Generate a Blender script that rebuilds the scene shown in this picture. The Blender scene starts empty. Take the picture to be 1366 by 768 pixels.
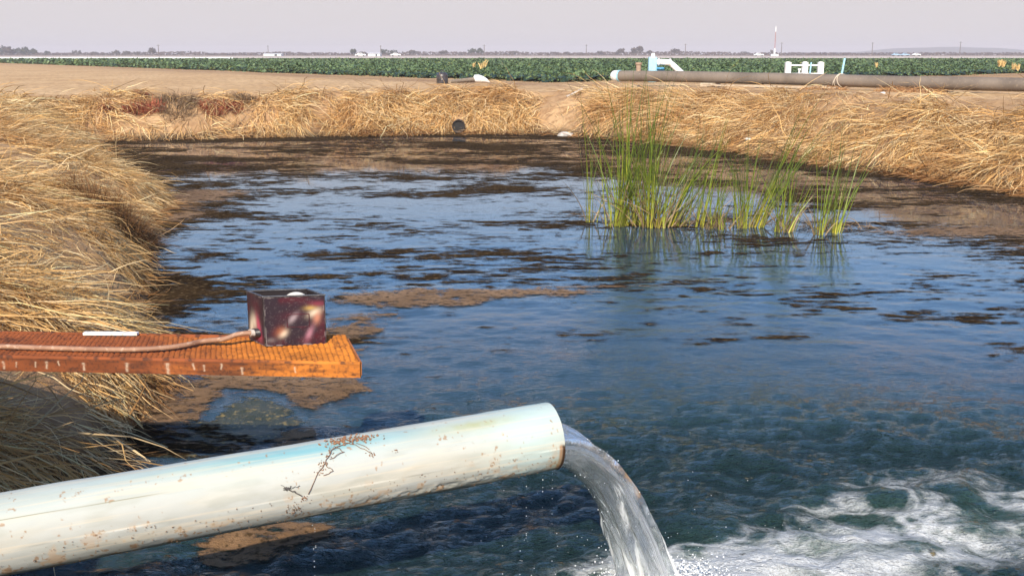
import bpy, math, random
import numpy as np
from mathutils import Vector
R = math.radians
rng = np.random.default_rng(7)
random.seed(7)
scene = bpy.context.scene
COL = scene.collection

# ------------------------------------------------------------ camera, world, sun
H = 2.8                                   # camera height over the water
F = 1366.0                                # focal length in photo pixels
PITCH = math.atan(312.0 / F)
cam = bpy.data.cameras.new('camera'); cam.sensor_width = 36; cam.lens = 36
cam.clip_start = 0.05; cam.clip_end = 12000
camo = bpy.data.objects.new('camera', cam); COL.objects.link(camo)
camo.location = (0, 0, H); camo.rotation_euler = (math.pi / 2 - PITCH, 0, 0)
scene.camera = camo
SUN_EL, SUN_AZ = R(35), R(-170)           # azimuth of the sun measured from +Y towards +X
sd = Vector((math.sin(SUN_AZ) * math.cos(SUN_EL), math.cos(SUN_AZ) * math.cos(SUN_EL), math.sin(SUN_EL)))
sun = bpy.data.lights.new('sun', 'SUN'); sun.energy = 4.9; sun.angle = R(0.5); sun.color = (1, .88, .72)
suno = bpy.data.objects.new('sun', sun); COL.objects.link(suno)
suno.rotation_euler = (-sd).to_track_quat('-Z', 'Y').to_euler(); suno.location = sd * 50
world = bpy.data.worlds.new("World"); scene.world = world; world.use_nodes = True
wn = world.node_tree; wn.nodes.clear()
def wnode(t): return wn.nodes.new(t)
wo = wnode('ShaderNodeOutputWorld'); bg = wnode('ShaderNodeBackground'); sky = wnode('ShaderNodeTexSky')
sky.sky_type = 'NISHITA'; sky.sun_disc = False; sky.sun_elevation = SUN_EL; sky.sun_rotation = SUN_AZ
sky.dust_density = 1.2; sky.air_density = 1.0; sky.ozone_density = 2.5
tc = wnode('ShaderNodeTexCoord'); sp = wnode('ShaderNodeSeparateXYZ'); mr = wnode('ShaderNodeMapRange')
mr.interpolation_type = 'SMOOTHERSTEP'
mr.inputs['From Min'].default_value = 0.02; mr.inputs['From Max'].default_value = 0.29
mx = wnode('ShaderNodeMix'); mx.data_type = 'RGBA'
mx.inputs[6].default_value = (5.75, 5.38, 5.45, 1)      # dusty air low over the valley
gm = wnode('ShaderNodeMix'); gm.data_type = 'RGBA'; gm.blend_type = 'MULTIPLY'; gm.inputs[0].default_value = 1
gm.inputs[7].default_value = (1.10, 1.42, 1.74, 1)
wn.links.new(sky.outputs[0], gm.inputs[6])
wn.links.new(tc.outputs['Generated'], sp.inputs[0]); wn.links.new(sp.outputs['Z'], mr.inputs['Value'])
wn.links.new(mr.outputs[0], mx.inputs[0]); wn.links.new(gm.outputs[2], mx.inputs[7])
wn.links.new(mx.outputs[2], bg.inputs['Color']); bg.inputs['Strength'].default_value = 0.09
wn.links.new(bg.outputs[0], wo.inputs['Surface'])
scene.view_settings.view_transform = 'Standard'; scene.view_settings.look = 'None'
scene.view_settings.exposure = 0.52; scene.view_settings.gamma = 1
scene.view_settings.use_curve_mapping = False
scene.render.engine = 'CYCLES'
scene.cycles.max_bounces = 8; scene.cycles.volume_bounces = 0; scene.cycles.transparent_max_bounces = 8

# ------------------------------------------------------------ helpers
CP, SP_ = math.cos(PITCH), math.sin(PITCH)
def ray(px, py):
    u, v = (px - 683) / F, (384 - py) / F
    return np.array([u, CP + v * SP_, -SP_ + v * CP])        # unit depth along the optical axis
def G(px, py, z=0.0):                                        # where a line of sight meets height z
    r = ray(px, py); t = (z - H) / r[2]
    return r[0] * t, r[1] * t
def D(px, py, depth):
    r = ray(px, py) * depth
    return np.array([r[0], r[1], H + r[2]])
def hash2(ix, iy, seed):
    n = (ix.astype(np.int64) * 374761393 + iy.astype(np.int64) * 668265263 + seed * 1442695041) & 0x7fffffff
    n = ((n ^ (n >> 13)) * 1274126177) & 0x7fffffff
    n = ((n ^ (n >> 16)) * 2246822519) & 0x7fffffff
    return (n & 0xffff) / 65535.0
def vnoise(x, y, seed=0):
    ix, iy = np.floor(x), np.floor(y); fx, fy = x - ix, y - iy
    fx = fx * fx * fx * (fx * (fx * 6 - 15) + 10); fy = fy * fy * fy * (fy * (fy * 6 - 15) + 10)
    a = hash2(ix, iy, seed); b = hash2(ix + 1, iy, seed); c = hash2(ix, iy + 1, seed); d = hash2(ix + 1, iy + 1, seed)
    return (a * (1 - fx) + b * fx) * (1 - fy) + (c * (1 - fx) + d * fx) * fy
def fbm(x, y, oct=4, seed=0, gain=.5):
    x = np.asarray(x, float); y = np.asarray(y, float)
    s, a, t = 0, 1, 0
    for o in range(oct):
        s = s + a * vnoise(x * 2 ** o + 17.3 * o, y * 2 ** o - 9.1 * o, seed + o); t += a; a *= gain
    return s / t
def sstep(a, b, x):
    t = np.clip((np.asarray(x, float) - a) / (b - a), 0, 1); return t * t * (3 - 2 * t)

def tag(o, label=None, cat=None, group=None, kind=None):
    if label: o['label'] = label
    if cat: o['category'] = cat
    if group: o['group'] = group
    if kind: o['kind'] = kind
    return o
def empty(name, loc, rz=0):
    o = bpy.data.objects.new(name, None); COL.objects.link(o); o.location = loc; o.rotation_euler = (0, 0, rz)
    o.empty_display_size = .1
    return o
def link_mesh(name, me, mat, parent=None, loc=None):
    o = bpy.data.objects.new(name, me); COL.objects.link(o)
    if mat: me.materials.append(mat)
    if parent: o.parent = parent
    if loc is not None: o.location = loc
    return o
def np_mesh(name, V, Q, mat, smooth=True, attrs=None, parent=None, loc=None):
    """V (n,3), Q (m,k) faces with k corners; attrs {name: (n,) or (n,4)}"""
    me = bpy.data.meshes.new(name); V = np.ascontiguousarray(V, np.float32); Q = np.ascontiguousarray(Q, np.int32)
    n, (m, k) = len(V), Q.shape
    me.vertices.add(n); me.vertices.foreach_set('co', V.ravel())
    me.loops.add(m * k); me.loops.foreach_set('vertex_index', Q.ravel())
    me.polygons.add(m); me.polygons.foreach_set('loop_start', np.arange(0, m * k, k, dtype=np.int32))
    me.polygons.foreach_set('loop_total', np.full(m, k, np.int32))
    me.polygons.foreach_set('use_smooth', np.full(m, smooth, bool))
    me.update(calc_edges=True)
    for a, val in (attrs or {}).items():
        if val.ndim == 1:
            at = me.attributes.new(a, 'FLOAT', 'POINT'); at.data.foreach_set('value', np.ascontiguousarray(val, np.float32))
        else:
            at = me.attributes.new(a, 'FLOAT_COLOR', 'POINT'); at.data.foreach_set('color', np.ascontiguousarray(val, np.float32).ravel())
    return link_mesh(name, me, mat, parent, loc)
def grid_quads(nx, ny):                    # index = j*nx+i
    i, j = np.meshgrid(np.arange(nx - 1), np.arange(ny - 1)); a = (j * nx + i).ravel()
    return np.stack([a, a + 1, a + 1 + nx, a + nx], 1)

class MB:
    def __init__(s): s.v = []; s.f = []
    def add(s, v, f):
        b = len(s.v); s.v += [tuple(p) for p in v]; s.f += [tuple(i + b for i in q) for q in f]; return s
    def box(s, c, size, rz=0, ry=0):
        x, y, z = [k / 2 for k in size]
        pts = [Vector((a * x, b * y, d * z)) for a in (-1, 1) for b in (-1, 1) for d in (-1, 1)]
        from mathutils import Euler
        m = Euler((0, ry, rz)).to_matrix()
        pts = [m @ p + Vector(c) for p in pts]
        return s.add(pts, [(0, 1, 3, 2), (4, 6, 7, 5), (0, 4, 5, 1), (2, 3, 7, 6), (0, 2, 6, 4), (1, 5, 7, 3)])
    def tube(s, path, rad, n=12, cap=True):
        path = [Vector(p) for p in path]
        if not hasattr(rad, '__len__'): rad = [rad] * len(path)
        v = []; f = []; up = Vector((0, 0, 1)); prev = None
        for i, p in enumerate(path):
            t = (path[min(i + 1, len(path) - 1)] - path[max(i - 1, 0)])
            if t.length < 1e-9: t = Vector((0, 0, 1))
            t.normalize()
            if prev is None:
                a = t.cross(up)
                if a.length < 1e-3: a = t.cross(Vector((1, 0, 0)))
            else: a = prev - t * prev.dot(t)
            a.normalize(); prev = a; b = t.cross(a)
            for k in range(n):
                an = 2 * math.pi * k / n
                v.append(p + (a * math.cos(an) + b * math.sin(an)) * rad[i])
        for i in range(len(path) - 1):
            for k in range(n):
                f.append((i * n + k, i * n + (k + 1) % n, (i + 1) * n + (k + 1) % n, (i + 1) * n + k))
        if cap:
            f.append(tuple(range(n))[::-1]); f.append(tuple((len(path) - 1) * n + k for k in range(n)))
        return s.add(v, f)
    def build(s, name, mat, parent=None, smooth=False, bevel=0, loc=None, seg=2):
        me = bpy.data.meshes.new(name); me.from_pydata(s.v, [], s.f); me.update()
        import bmesh
        bm = bmesh.new(); bm.from_mesh(me); bmesh.ops.recalc_face_normals(bm, faces=bm.faces); bm.to_mesh(me); bm.free()
        o = link_mesh(name, me, mat, parent, loc)
        if smooth:
            for p in me.polygons: p.use_smooth = True
            me.set_sharp_from_angle(angle=R(40))
        if bevel:
            b = o.modifiers.new('bevel', 'BEVEL'); b.width = bevel; b.segments = seg; b.limit_method = 'ANGLE'
        return o

# ------------------------------------------------------------ materials
def newmat(name):
    m = bpy.data.materials.new(name); m.use_nodes = True; nt = m.node_tree
    b = nt.nodes['Principled BSDF']
    return m, nt, b
def nd(nt, t, **kw):
    n = nt.nodes.new(t)
    for k, v in kw.items(): setattr(n, k, v)
    return n
def noise(nt, scale, detail=5, rough=.55, coord='Object', dist=0, vec=None):
    n = nd(nt, 'ShaderNodeTexNoise'); n.inputs['Scale'].default_value = scale; n.inputs['Detail'].default_value = detail
    n.inputs['Roughness'].default_value = rough; n.inputs['Distortion'].default_value = dist
    if vec is None:
        c = nd(nt, 'ShaderNodeTexCoord'); vec = c.outputs[coord]
    nt.links.new(vec, n.inputs['Vector'])
    return n.outputs['Fac']
def ramp(nt, fac, stops, interp='LINEAR'):
    r = nd(nt, 'ShaderNodeValToRGB'); r.color_ramp.interpolation = interp
    e = r.color_ramp.elements
    while len(e) < len(stops): e.new(.5)
    for i, (p, c) in enumerate(stops):
        e[i].position = p; e[i].color = (*c, 1) if len(c) == 3 else c
    nt.links.new(fac, r.inputs[0]); return r.outputs['Color']
def mixc(nt, f, a, b, mode='MIX'):
    m = nd(nt, 'ShaderNodeMix', data_type='RGBA', blend_type=mode)
    for sock, val in ((m.inputs[0], f), (m.inputs[6], a), (m.inputs[7], b)):
        if isinstance(val, (int, float)): sock.default_value = val
        elif isinstance(val, tuple): sock.default_value = (*val, 1)
        else: nt.links.new(val, sock)
    return m.outputs[2]
def math_(nt, op, a, b=0.0, c=0.0, clamp=False):
    m = nd(nt, 'ShaderNodeMath', operation=op, use_clamp=clamp)
    for s, v in zip(m.inputs, (a, b, c)):
        if isinstance(v, (int, float)): s.default_value = v
        else: nt.links.new(v, s)
    return m.outputs[0]
def maprange(nt, v, a, b, c=0, d=1, smooth=True):
    m = nd(nt, 'ShaderNodeMapRange'); m.interpolation_type = 'SMOOTHSTEP' if smooth else 'LINEAR'
    nt.links.new(v, m.inputs[0])
    for i, k in enumerate((a, b, c, d)): m.inputs[i + 1].default_value = k
    return m.outputs[0]
def attr(nt, name, fac=True):
    a = nd(nt, 'ShaderNodeAttribute'); a.attribute_name = name
    return a.outputs['Fac'] if fac else a.outputs['Color']
def bump(nt, b, h, strength=.5, dist=.02, normal=None):
    n = nd(nt, 'ShaderNodeBump'); n.inputs['Distance'].default_value = dist
    if isinstance(strength, (int, float)): n.inputs['Strength'].default_value = strength
    else: nt.links.new(strength, n.inputs['Strength'])
    nt.links.new(h, n.inputs['Height'])
    if normal is not None: nt.links.new(normal, n.inputs['Normal'])
    if b is not None: nt.links.new(n.outputs[0], b.inputs['Normal'])
    return n.outputs[0]
def simple(name, c1, c2=None, scale=6, rough=.7, bs=.2, metal=0, spots=None):
    m, nt, b = newmat(name); c2 = c2 or tuple(k * .7 for k in c1)
    f = noise(nt, scale, 6)
    c = ramp(nt, f, [(.35, c2), (.65, c1)])
    if spots:
        g = noise(nt, scale * 3.1, 4, dist=.4); c = mixc(nt, maprange(nt, g, .56, .64), c, spots)
    nt.links.new(c, b.inputs['Base Color']); b.inputs['Roughness'].default_value = rough
    b.inputs['Metallic'].default_value = metal
    bump(nt, b, noise(nt, scale * 6, 5), bs, .01)
    return m
def vcol(name, rough=.6, bs=.3, bscale=60, bdist=.004, spec=.5, trans=0):
    m, nt, b = newmat(name); c = attr(nt, 'col', False)
    nt.links.new(c, b.inputs['Base Color']); b.inputs['Roughness'].default_value = rough
    b.inputs['Specular IOR Level'].default_value = spec
    if bs: bump(nt, b, noise(nt, bscale, 6), bs, bdist)
    if trans:
        out = nt.nodes['Material Output']; t = nd(nt, 'ShaderNodeBsdfTranslucent'); mxs = nd(nt, 'ShaderNodeMixShader')
        nt.links.new(c, t.inputs['Color']); mxs.inputs[0].default_value = trans
        nt.links.new(b.outputs[0], mxs.inputs[1]); nt.links.new(t.outputs[0], mxs.inputs[2]); nt.links.new(mxs.outputs[0], out.inputs['Surface'])
    return m

# ------------------------------------------------------------ pond outline and terrain
OUT = [G(*p) for p in [(150, 640), (165, 590), (205, 528), (190, 470), (183, 440), (186, 410), (214, 377), (188, 345), (205, 300), (228, 276)]]
OUT += [(-7.2, 20.8), (-9.4, 24.2), (-12.2, 29.5)]
OUT += [G(*p) for p in [(92, 189), (200, 187), (330, 184), (450, 181), (600, 179), (700, 178), (745, 180), (800, 184), (901, 193), (980, 201), (1050, 211), (1137, 225), (1200, 232), (1270, 243), (1366, 257)]]
OUT += [(13.5, 16.5), (15, 10), (13, 4.5), (8, 3.2), (2, 3.0), (-1.6, 3.1), (-2.6, 3.9), (-2.95, 5.2)]
OUT = np.array(OUT)
def pond_dist(x, y):
    x = np.asarray(x, float); y = np.asarray(y, float)
    best = np.full(x.shape, 1e9); inside = np.zeros(x.shape, bool)
    n = len(OUT)
    for i in range(n):
        ax, ay = OUT[i]; bx, by = OUT[(i + 1) % n]; dx, dy = bx - ax, by - ay
        t = np.clip(((x - ax) * dx + (y - ay) * dy) / (dx * dx + dy * dy), 0, 1)
        best = np.minimum(best, np.hypot(x - ax - t * dx, y - ay - t * dy))
        c = ((ay > y) != (by > y)) & (x < dx * (y - ay) / (dy if abs(dy) > 1e-9 else 1e-9) + ax)
        inside ^= c
    return np.where(inside, -best, best)
def tuss(x, y, cell, seed):                 # rounded tussock domes
    gx, gy = np.floor(x / cell), np.floor(y / cell); r = np.zeros(np.shape(x))
    for i in (-1, 0, 1):
        for j in (-1, 0, 1):
            cx = (gx + i + .15 + .7 * hash2(gx + i, gy + j, seed)) * cell; cy = (gy + j + .15 + .7 * hash2(gx + i, gy + j, seed + 5)) * cell
            hh = .35 + .65 * hash2(gx + i, gy + j, seed + 9)
            d = np.hypot(x - cx, y - cy) / cell
            r = np.maximum(r, hh * np.sqrt(np.clip(1 - (d / .8) ** 2, 0, 1)))
    return r
def terrain(x, y, want_d=False):
    x = np.asarray(x, float); y = np.asarray(y, float)
    near = (np.abs(x) < 60) & (y > -40) & (y < 90)
    d = np.full(x.shape, 60.0)
    if near.any():
        d[near] = pond_dist(x[near], y[near])
    wob = (fbm(x / 2.2, y / 2.2, 3, 3) - .5) * .55 + (fbm(x / .5, y / .5, 2, 8) - .5) * .14
    dd = d + np.where(near, wob, 0) * sstep(0, 1, (d + 3) / 3)
    right = sstep(1.0, 7.0, x - (36 - y) * .0) * sstep(-2, 8, y)
    berm = right * (1 - sstep(12, 22, d))
    shade_mound = np.exp(-(((x + 4.15) / 1.5) ** 4 + ((y - 2.55) / 1.5) ** 4))  # unseen mound at the near left, added to throw shade on the bank
    lf = sstep(-4, -9, x) * (1 - sstep(26, 32, y)) * (1 - sstep(8, 16, d))
    T = 1.39 + .24 * berm + 2.3 * shade_mound + .02 * lf
    w = 2.7 + 1.5 * right + .8 * lf
    t = np.clip(dd / w, 0, 1)
    prof = 1 - (1 - t) ** 1.7
    z = np.where(dd > 0, T * prof, -0.7 * sstep(0, 2.0, -dd))
    bank = sstep(.05, .5, dd) * (1 - sstep(w * .8, w * 1.15, dd))
    z = z + bank * (.20 * tuss(x, y, 1.25, 31) + .10 * tuss(x, y, .6, 57) - .10)
    top = sstep(w * .8, w * 1.3, dd)
    z = z + top * ((fbm(x / 1.3, y / 1.3, 4, 21) - .5) * .09 + (fbm(x / 6, y / 6, 2, 22) - .5) * .12) * (1 - sstep(60, 120, np.hypot(x, y)))
    if want_d: return z, dd, w
    return z
def tz(x, y): return float(terrain(np.array([x]), np.array([y]))[0])
def GT(px, py):                             # where a line of sight first meets the terrain
    r = ray(px, py); t = np.linspace(3, 120, 4000); P = r[None] * t[:, None]; z = H + P[:, 2]
    k = np.argmax(z <= terrain(P[:, 0], P[:, 1])); return float(P[k, 0]), float(P[k, 1])
def axis(lo, hi, step, far, g=1.12):
    a = list(np.arange(lo, hi + 1e-6, step)); s = step
    while a[-1] < far: s *= g; a.append(a[-1] + s)
    b = []; s = step; c = lo
    while c > -far: s *= g; c -= s; b.append(c)
    return np.array(b[::-1] + a)
gx = axis(-17, 21, .13, 3400); gy0 = axis(-4, 52, .13, 3400); gy = gy0[gy0 > -250]
X, Y = np.meshgrid(gx, gy)
Z, DD, WW = terrain(X, Y, True)
# the pale dry field beyond, the damp soil at the edge of the crop, the wet rim of the pond
wet = np.clip(1 - sstep(.02, .30, Z), 0, 1) * (DD < 6)
mg, ntg, bg_ = newmat('dry_soil')
n1 = noise(ntg, .35, 6); n2 = noise(ntg, 3.5, 7, .65); n3 = noise(ntg, 22, 6, .7)
c = ramp(ntg, n1, [(.35, (.48, .30, .145)), (.62, (.60, .40, .21))])
c = mixc(ntg, maprange(ntg, n2, .42, .68), c, (.30, .18, .085))
c = mixc(ntg, maprange(ntg, n3, .60, .72), c, (.56, .41, .25))
c = mixc(ntg, attr(ntg, 'clod'), c, (.24, .135, .07))
c = mixc(ntg, attr(ntg, 'farf'), c, (.30, .22, .17))
c = mixc(ntg, attr(ntg, 'wet'), c, (.045, .03, .017))
ntg.links.new(c, bg_.inputs['Base Color']); bg_.inputs['Roughness'].default_value = .9; bg_.inputs['Specular IOR Level'].default_value = .2
hh = math_(ntg, 'ADD', math_(ntg, 'MULTIPLY', n2, 1.0), math_(ntg, 'MULTIPLY', n3, .5))
bump(ntg, bg_, hh, .7, .06)
CA, CB, CC = np.array([-96., 186.]), np.array([4.0, 49.]), np.array([40., 78.])     # near edge of the crop
def edge_side(x, y):                        # metres beyond the near edge of the crop (positive = inside the crop)
    def side(a, b):
        d = b - a; d = d / np.hypot(*d); return -(d[1] * (x - a[0]) - d[0] * (y - a[1]))
    return np.minimum(side(CA, CB), side(CB, CC))
es = edge_side(X, Y)
clod = np.exp(-((es + 2.5) / 2.2) ** 2) * (.35 + .65 * fbm(X / 1.5, Y / .8, 3, 77))
clod *= sstep(3, 6, DD - 0)
clod = clod + sstep(0, .2, DD) * (1 - sstep(WW * .75, WW * 1.25, DD)) * (.25 + .6 * fbm(X / .8, Y / .8, 3, 79))
farf = sstep(520, 530, Y) + (Y > 215) * (Y < 335) * .7
np_mesh('ground', np.stack([X.ravel(), Y.ravel(), Z.ravel()], 1), grid_quads(len(gx), len(gy)), mg,
        attrs={'wet': wet.ravel(), 'clod': clod.ravel(), 'farf': farf.ravel()})['kind'] = 'structure'

# ------------------------------------------------------------ haze
hz, nth, bh = newmat('valley_haze')
nth.nodes.remove(bh); pv = nd(nth, 'ShaderNodeVolumePrincipled')
pv.inputs['Color'].default_value = (.93, .86, .88, 1); pv.inputs['Density'].default_value = .00045; pv.inputs['Anisotropy'].default_value = 0
nth.links.new(pv.outputs[0], nth.nodes['Material Output'].inputs['Volume'])
mb = MB(); mb.box((0, 1850, 13.2), (9000, 4800, 31.0))
tag(mb.build('haze', hz), kind='stuff')

# ------------------------------------------------------------ water
IMP = np.array([.72, 5.02])                 # where the jet lands
P1 = D(735, 581, 5.0); P0 = D(0, 712, 4.12)
wx = np.arange(-16, 16.01, .032)
wy = [2.4]
while wy[-1] < 41: wy.append(wy[-1] * 1.0042)
wy = np.array(wy)
WX, WY = np.meshgrid(wx, wy)
ca, sa = math.cos(.35), math.sin(.35)
def jet_axes(x, y): return (x - IMP[0]) * ca + (y - IMP[1]) * sa, -(x - IMP[0]) * sa + (y - IMP[1]) * ca
def waves(x, y):
    rr = np.hypot(x - IMP[0], y - IMP[1]); jx, jy = jet_axes(x, y)
    turb = np.exp(-((jx - 1.6) / 3.4) ** 2 - (jy / 1.7) ** 2)
    agit = np.clip(turb + .8 * np.exp(-(rr / 2.6) ** 2) + .45 * np.exp(-(rr / 5.5) ** 2) + .12 * np.exp(-(rr / 10) ** 2), 0, 1.2)
    z = agit * ((fbm(x / .55, y / .36, 4, 91) - .5) * .13 + (fbm(x / .2 + 4, y / .13, 3, 92) - .5) * .045)
    z = z + .07 * np.exp(-((rr - .1) / .22) ** 2) * fbm(x / .08, y / .08, 3, 98)
    rv = 1 - np.abs(2 * fbm(x / .9 + 9, y / .55, 3, 95) - 1); z = z + turb * (rv - .7) * .11
    ang = fbm(x / 1.2, y / 1.2, 3, 44) * 3
    z = z + .0042 * np.sin(rr * 2 * np.pi / .21 + ang * 3.5) * np.exp(-((rr - 1.3) / 1.5) ** 2)
    z = z + .0014 * np.sin(rr * 2 * np.pi / .36 + ang * 5) * np.exp(-rr / 6.) * sstep(1, 3, rr) * sstep(.3, .7, fbm(x / 2.4, y / 1.6, 2, 45))
    return z, agit, turb
jx, jy = jet_axes(WX, WY); wz, agit, turb = waves(WX, WY)
foam = np.exp(-((jx - .30) / .62) ** 2 - (jy / .32) ** 2) * 1.05 + .58 * np.exp(-((jx - 1.3) / 1.3) ** 2 - ((jy + .12) / .50) ** 2) + .32 * np.exp(-((jx - 2.6) / 1.3) ** 2 - ((jy - .0) / .38) ** 2)
foam += .20 * np.exp(-((jx - 2.2) / 1.4) ** 2 - ((jy - .62) / .32) ** 2)
foam *= .42 + .82 * fbm(WX / .7, WY / .4, 3, 97)
mw, ntw, bw = newmat('pond_water')
co = nd(ntw, 'ShaderNodeTexCoord').outputs['Object']
mp = nd(ntw, 'ShaderNodeMapping'); mp.inputs['Scale'].default_value = (1, 1.5, 1); mp.inputs['Rotation'].default_value = (0, 0, -.15); ntw.links.new(co, mp.inputs[0]); v = mp.outputs[0]
a_ag, a_fo = attr(ntw, 'agit'), attr(ntw, 'foam'); a_g2 = math_(ntw, 'POWER', a_ag, 1.7)
fA = noise(ntw, 1.5, 4, .5, dist=.9, vec=v); fB = noise(ntw, 4.2, 5, .55, dist=.7, vec=v); fC = noise(ntw, 55, 6, .7, vec=v)
ridge = math_(ntw, 'SUBTRACT', 1, math_(ntw, 'MULTIPLY', math_(ntw, 'ABSOLUTE', math_(ntw, 'SUBTRACT', fA, .5)), 8.0), clamp=True)
ridge2 = math_(ntw, 'SUBTRACT', 1, math_(ntw, 'MULTIPLY', math_(ntw, 'ABSOLUTE', math_(ntw, 'SUBTRACT', fB, .5)), 6.0), clamp=True)
fs = math_(ntw, 'ADD', math_(ntw, 'MULTIPLY', ridge, .48), math_(ntw, 'MULTIPLY', ridge2, .24))
fs = math_(ntw, 'ADD', fs, math_(ntw, 'MULTIPLY', math_(ntw, 'SUBTRACT', fC, .2), .34))
fs = math_(ntw, 'ADD', fs, math_(ntw, 'MULTIPLY', a_fo, 1.05))
ffac = math_(ntw, 'MULTIPLY', maprange(ntw, fs, .66, 1.42, 0, .86), maprange(ntw, a_fo, .04, .3), clamp=True)
deep = mixc(ntw, maprange(ntw, a_ag, .25, 1.0), (.022, .044, .064), (.014, .032, .030))
deep = mixc(ntw, maprange(ntw, a_fo, .02, .75), deep, (.045, .095, .072))
ntw.links.new(mixc(ntw, ffac, deep, (.80, .82, .83)), bw.inputs['Base Color'])
bw.inputs['IOR'].default_value = 1.45
ntw.links.new(maprange(ntw, ffac, 0, .7, .012, .6), bw.inputs['Roughness'])
mp2 = nd(ntw, 'ShaderNodeMapping'); mp2.inputs['Scale'].default_value = (1, 2.3, 1); mp2.inputs['Rotation'].default_value = (0, 0, -.1); ntw.links.new(co, mp2.inputs[0]); v2 = mp2.outputs[0]
b1 = noise(ntw, 7, 4, .55, dist=.5, vec=v2); b2 = noise(ntw, 24, 5, .6, vec=v2)
calm = noise(ntw, 3.2, 3, .5, vec=v)
h0 = bump(ntw, None, b1, math_(ntw, 'ADD', math_(ntw, 'MULTIPLY', a_g2, .68), .002), .09)
h1 = bump(ntw, None, b2, math_(ntw, 'ADD', math_(ntw, 'MULTIPLY', a_g2, 1.1), .004), .030, normal=h0)
h2 = bump(ntw, bw, math_(ntw, 'MULTIPLY', ffac, fC), .6, .03, normal=h1)
water = np_mesh('water', np.stack([WX.ravel(), WY.ravel(), wz.ravel()], 1), grid_quads(len(wx), len(wy)), mw,
                attrs={'agit': agit.ravel(), 'foam': foam.ravel()})
water['kind'] = 'structure'

# ------------------------------------------------------------ floating algae (real ragged sheets on the water)
def gsum(x, y, lst):
    s = np.zeros(x.shape)
    for (px, py, sx, sy, a) in lst:         # centre seen at (px,py) on the water; sizes in metres
        cx, cy = G(px, py); s += a * np.exp(-((x - cx) / sx) ** 2 - ((y - cy) / sy) ** 2)
    return s
ax_ = np.arange(-15.5, 15.5, .03); ay_ = [4.4]
while ay_[-1] < 38: ay_.append(ay_[-1] * 1.0036)
ay_ = np.array(ay_); AX, AY = np.meshgrid(ax_, ay_)
pd = pond_dist(AX, AY)
def rag(x, y, s, seed, an=1.6): return fbm(x / (s * an), y / s, 6, seed, .62)
def algae(name, mask, zt, mat, label, cap=.12):
    mk = np.maximum.reduce([mask[:-1, :-1], mask[1:, :-1], mask[:-1, 1:], mask[1:, 1:]])
    ok = (mk > -.24) & (pd[:-1, :-1] < .4)
    q = grid_quads(len(ax_), len(ay_))[ok.ravel()]
    used, inv = np.unique(q, return_inverse=True); q = inv.reshape(q.shape)
    hx, hy = AX.ravel()[used], AY.ravel()[used]; m = np.minimum(mask.ravel()[used], cap.ravel()[used] if hasattr(cap, 'ravel') else cap)
    V = np.stack([hx, hy, waves(hx, hy)[0] + zt], 1)
    o = np_mesh(name, V, q, mat, attrs={'m': m}); tag(o, label, 'algae', kind='stuff'); return o
big = rag(AX, AY, .9, 201, 2.2); mid = rag(AX, AY, .28, 207, 2.2); zone = fbm(AX / 5, AY / 3.5, 3, 240)
far_w = sstep(11.0, 20, AY + AX * .15) * .20 + sstep(10.5, 14, AY) * .03 + gsum(AX, AY, [(500, 235, 4, 3.5, .05), (640, 330, 2.5, 1.3, .09), (790, 250, 3, 4, .05), (250, 300, 2, 2.5, -.08), (200, 215, 3, 3, .05),
        (330, 330, 2.8, 3.0, -.10), (300, 262, 3.2, 1.6, -.12), (450, 330, 1.3, .45, .13), (360, 290, 2.2, 2.2, -.05), (1080, 350, 2.5, .5, .03), (960, 345, 3, .7, .04), (1230, 400, 3, 1.5, -.05), (650, 455, .5, .15, .17), (225, 400, .6, 1.3, .16), (215, 470, .35, .8, .12),
        (250, 345, .8, .8, .07), (280, 610, .8, .3, .15), (240, 585, .35, .3, .14), (1350, 310, 2.5, 1.4, .05), (1100, 300, 4, 1.5, .06), (1180, 250, 4, 2, .12), (330, 225, 3, 1.5, .06), (520, 205, 8, 3, .03), (880, 345, 2.2, 1.6, -.06)])
far_w += .20 * sstep(-2.0, -.3, pd) * sstep(12, 20, AY) + .12 * sstep(-.5, 0, pd)
dark = .50 * big + .42 * mid + far_w + (zone - .5) * .20 - .605 - .10 * sstep(12, 8, AY)
dark += .05 * sstep(8.5, 11, AY) * (1 - sstep(16, 20, AY))
dark -= .5 * sstep(7.4, 6.0, AY) * (AX > -1.9) + .4 * sstep(9.5, 8.2, AY) * (AX > -.6)
def algmat(name, c1, c2, c3, rough, spec=.5, sc=(7, 16), amp=.42, soft=.05):
    m, nt, b = newmat(name); f = noise(nt, 1.3, 6, .6); g = noise(nt, 18, 5, .6)
    c = ramp(nt, f, [(.38, c1), (.6, c2)]); c = mixc(nt, maprange(nt, g, .52, .66), c, c3)
    nt.links.new(c, b.inputs['Base Color']); b.inputs['Roughness'].default_value = rough; b.inputs['Specular IOR Level'].default_value = spec
    bump(nt, b, noise(nt, 55, 5, .7), .9, .02)
    co = nd(nt, 'ShaderNodeTexCoord').outputs['Object']; mp = nd(nt, 'ShaderNodeMapping'); mp.inputs['Scale'].default_value = (sc[0] / 10, sc[1] / 10, 1); nt.links.new(co, mp.inputs[0])
    k = noise(nt, 6.5, 10, .72, vec=mp.outputs[0])
    a = math_(nt, 'ADD', attr(nt, 'm'), math_(nt, 'MULTIPLY', math_(nt, 'SUBTRACT', k, .5), amp * 2))
    nt.links.new(maprange(nt, a, -soft, soft), b.inputs['Alpha']); return m
m_dark = algmat('dark_pond_weed', (.020, .013, .008), (.045, .028, .014), (.13, .088, .045), .8, .0, (3.5, 13), .60, .055)
m_tan = algmat('tan_scum', (.17, .100, .050), (.25, .155, .085), (.07, .042, .018), .7, .1, (8, 16), .62, .10)
m_green = algmat('green_weed', (.020, .026, .014), (.050, .052, .022), (.20, .15, .05), .4, .5, (8, 14), .40, .05)
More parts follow.
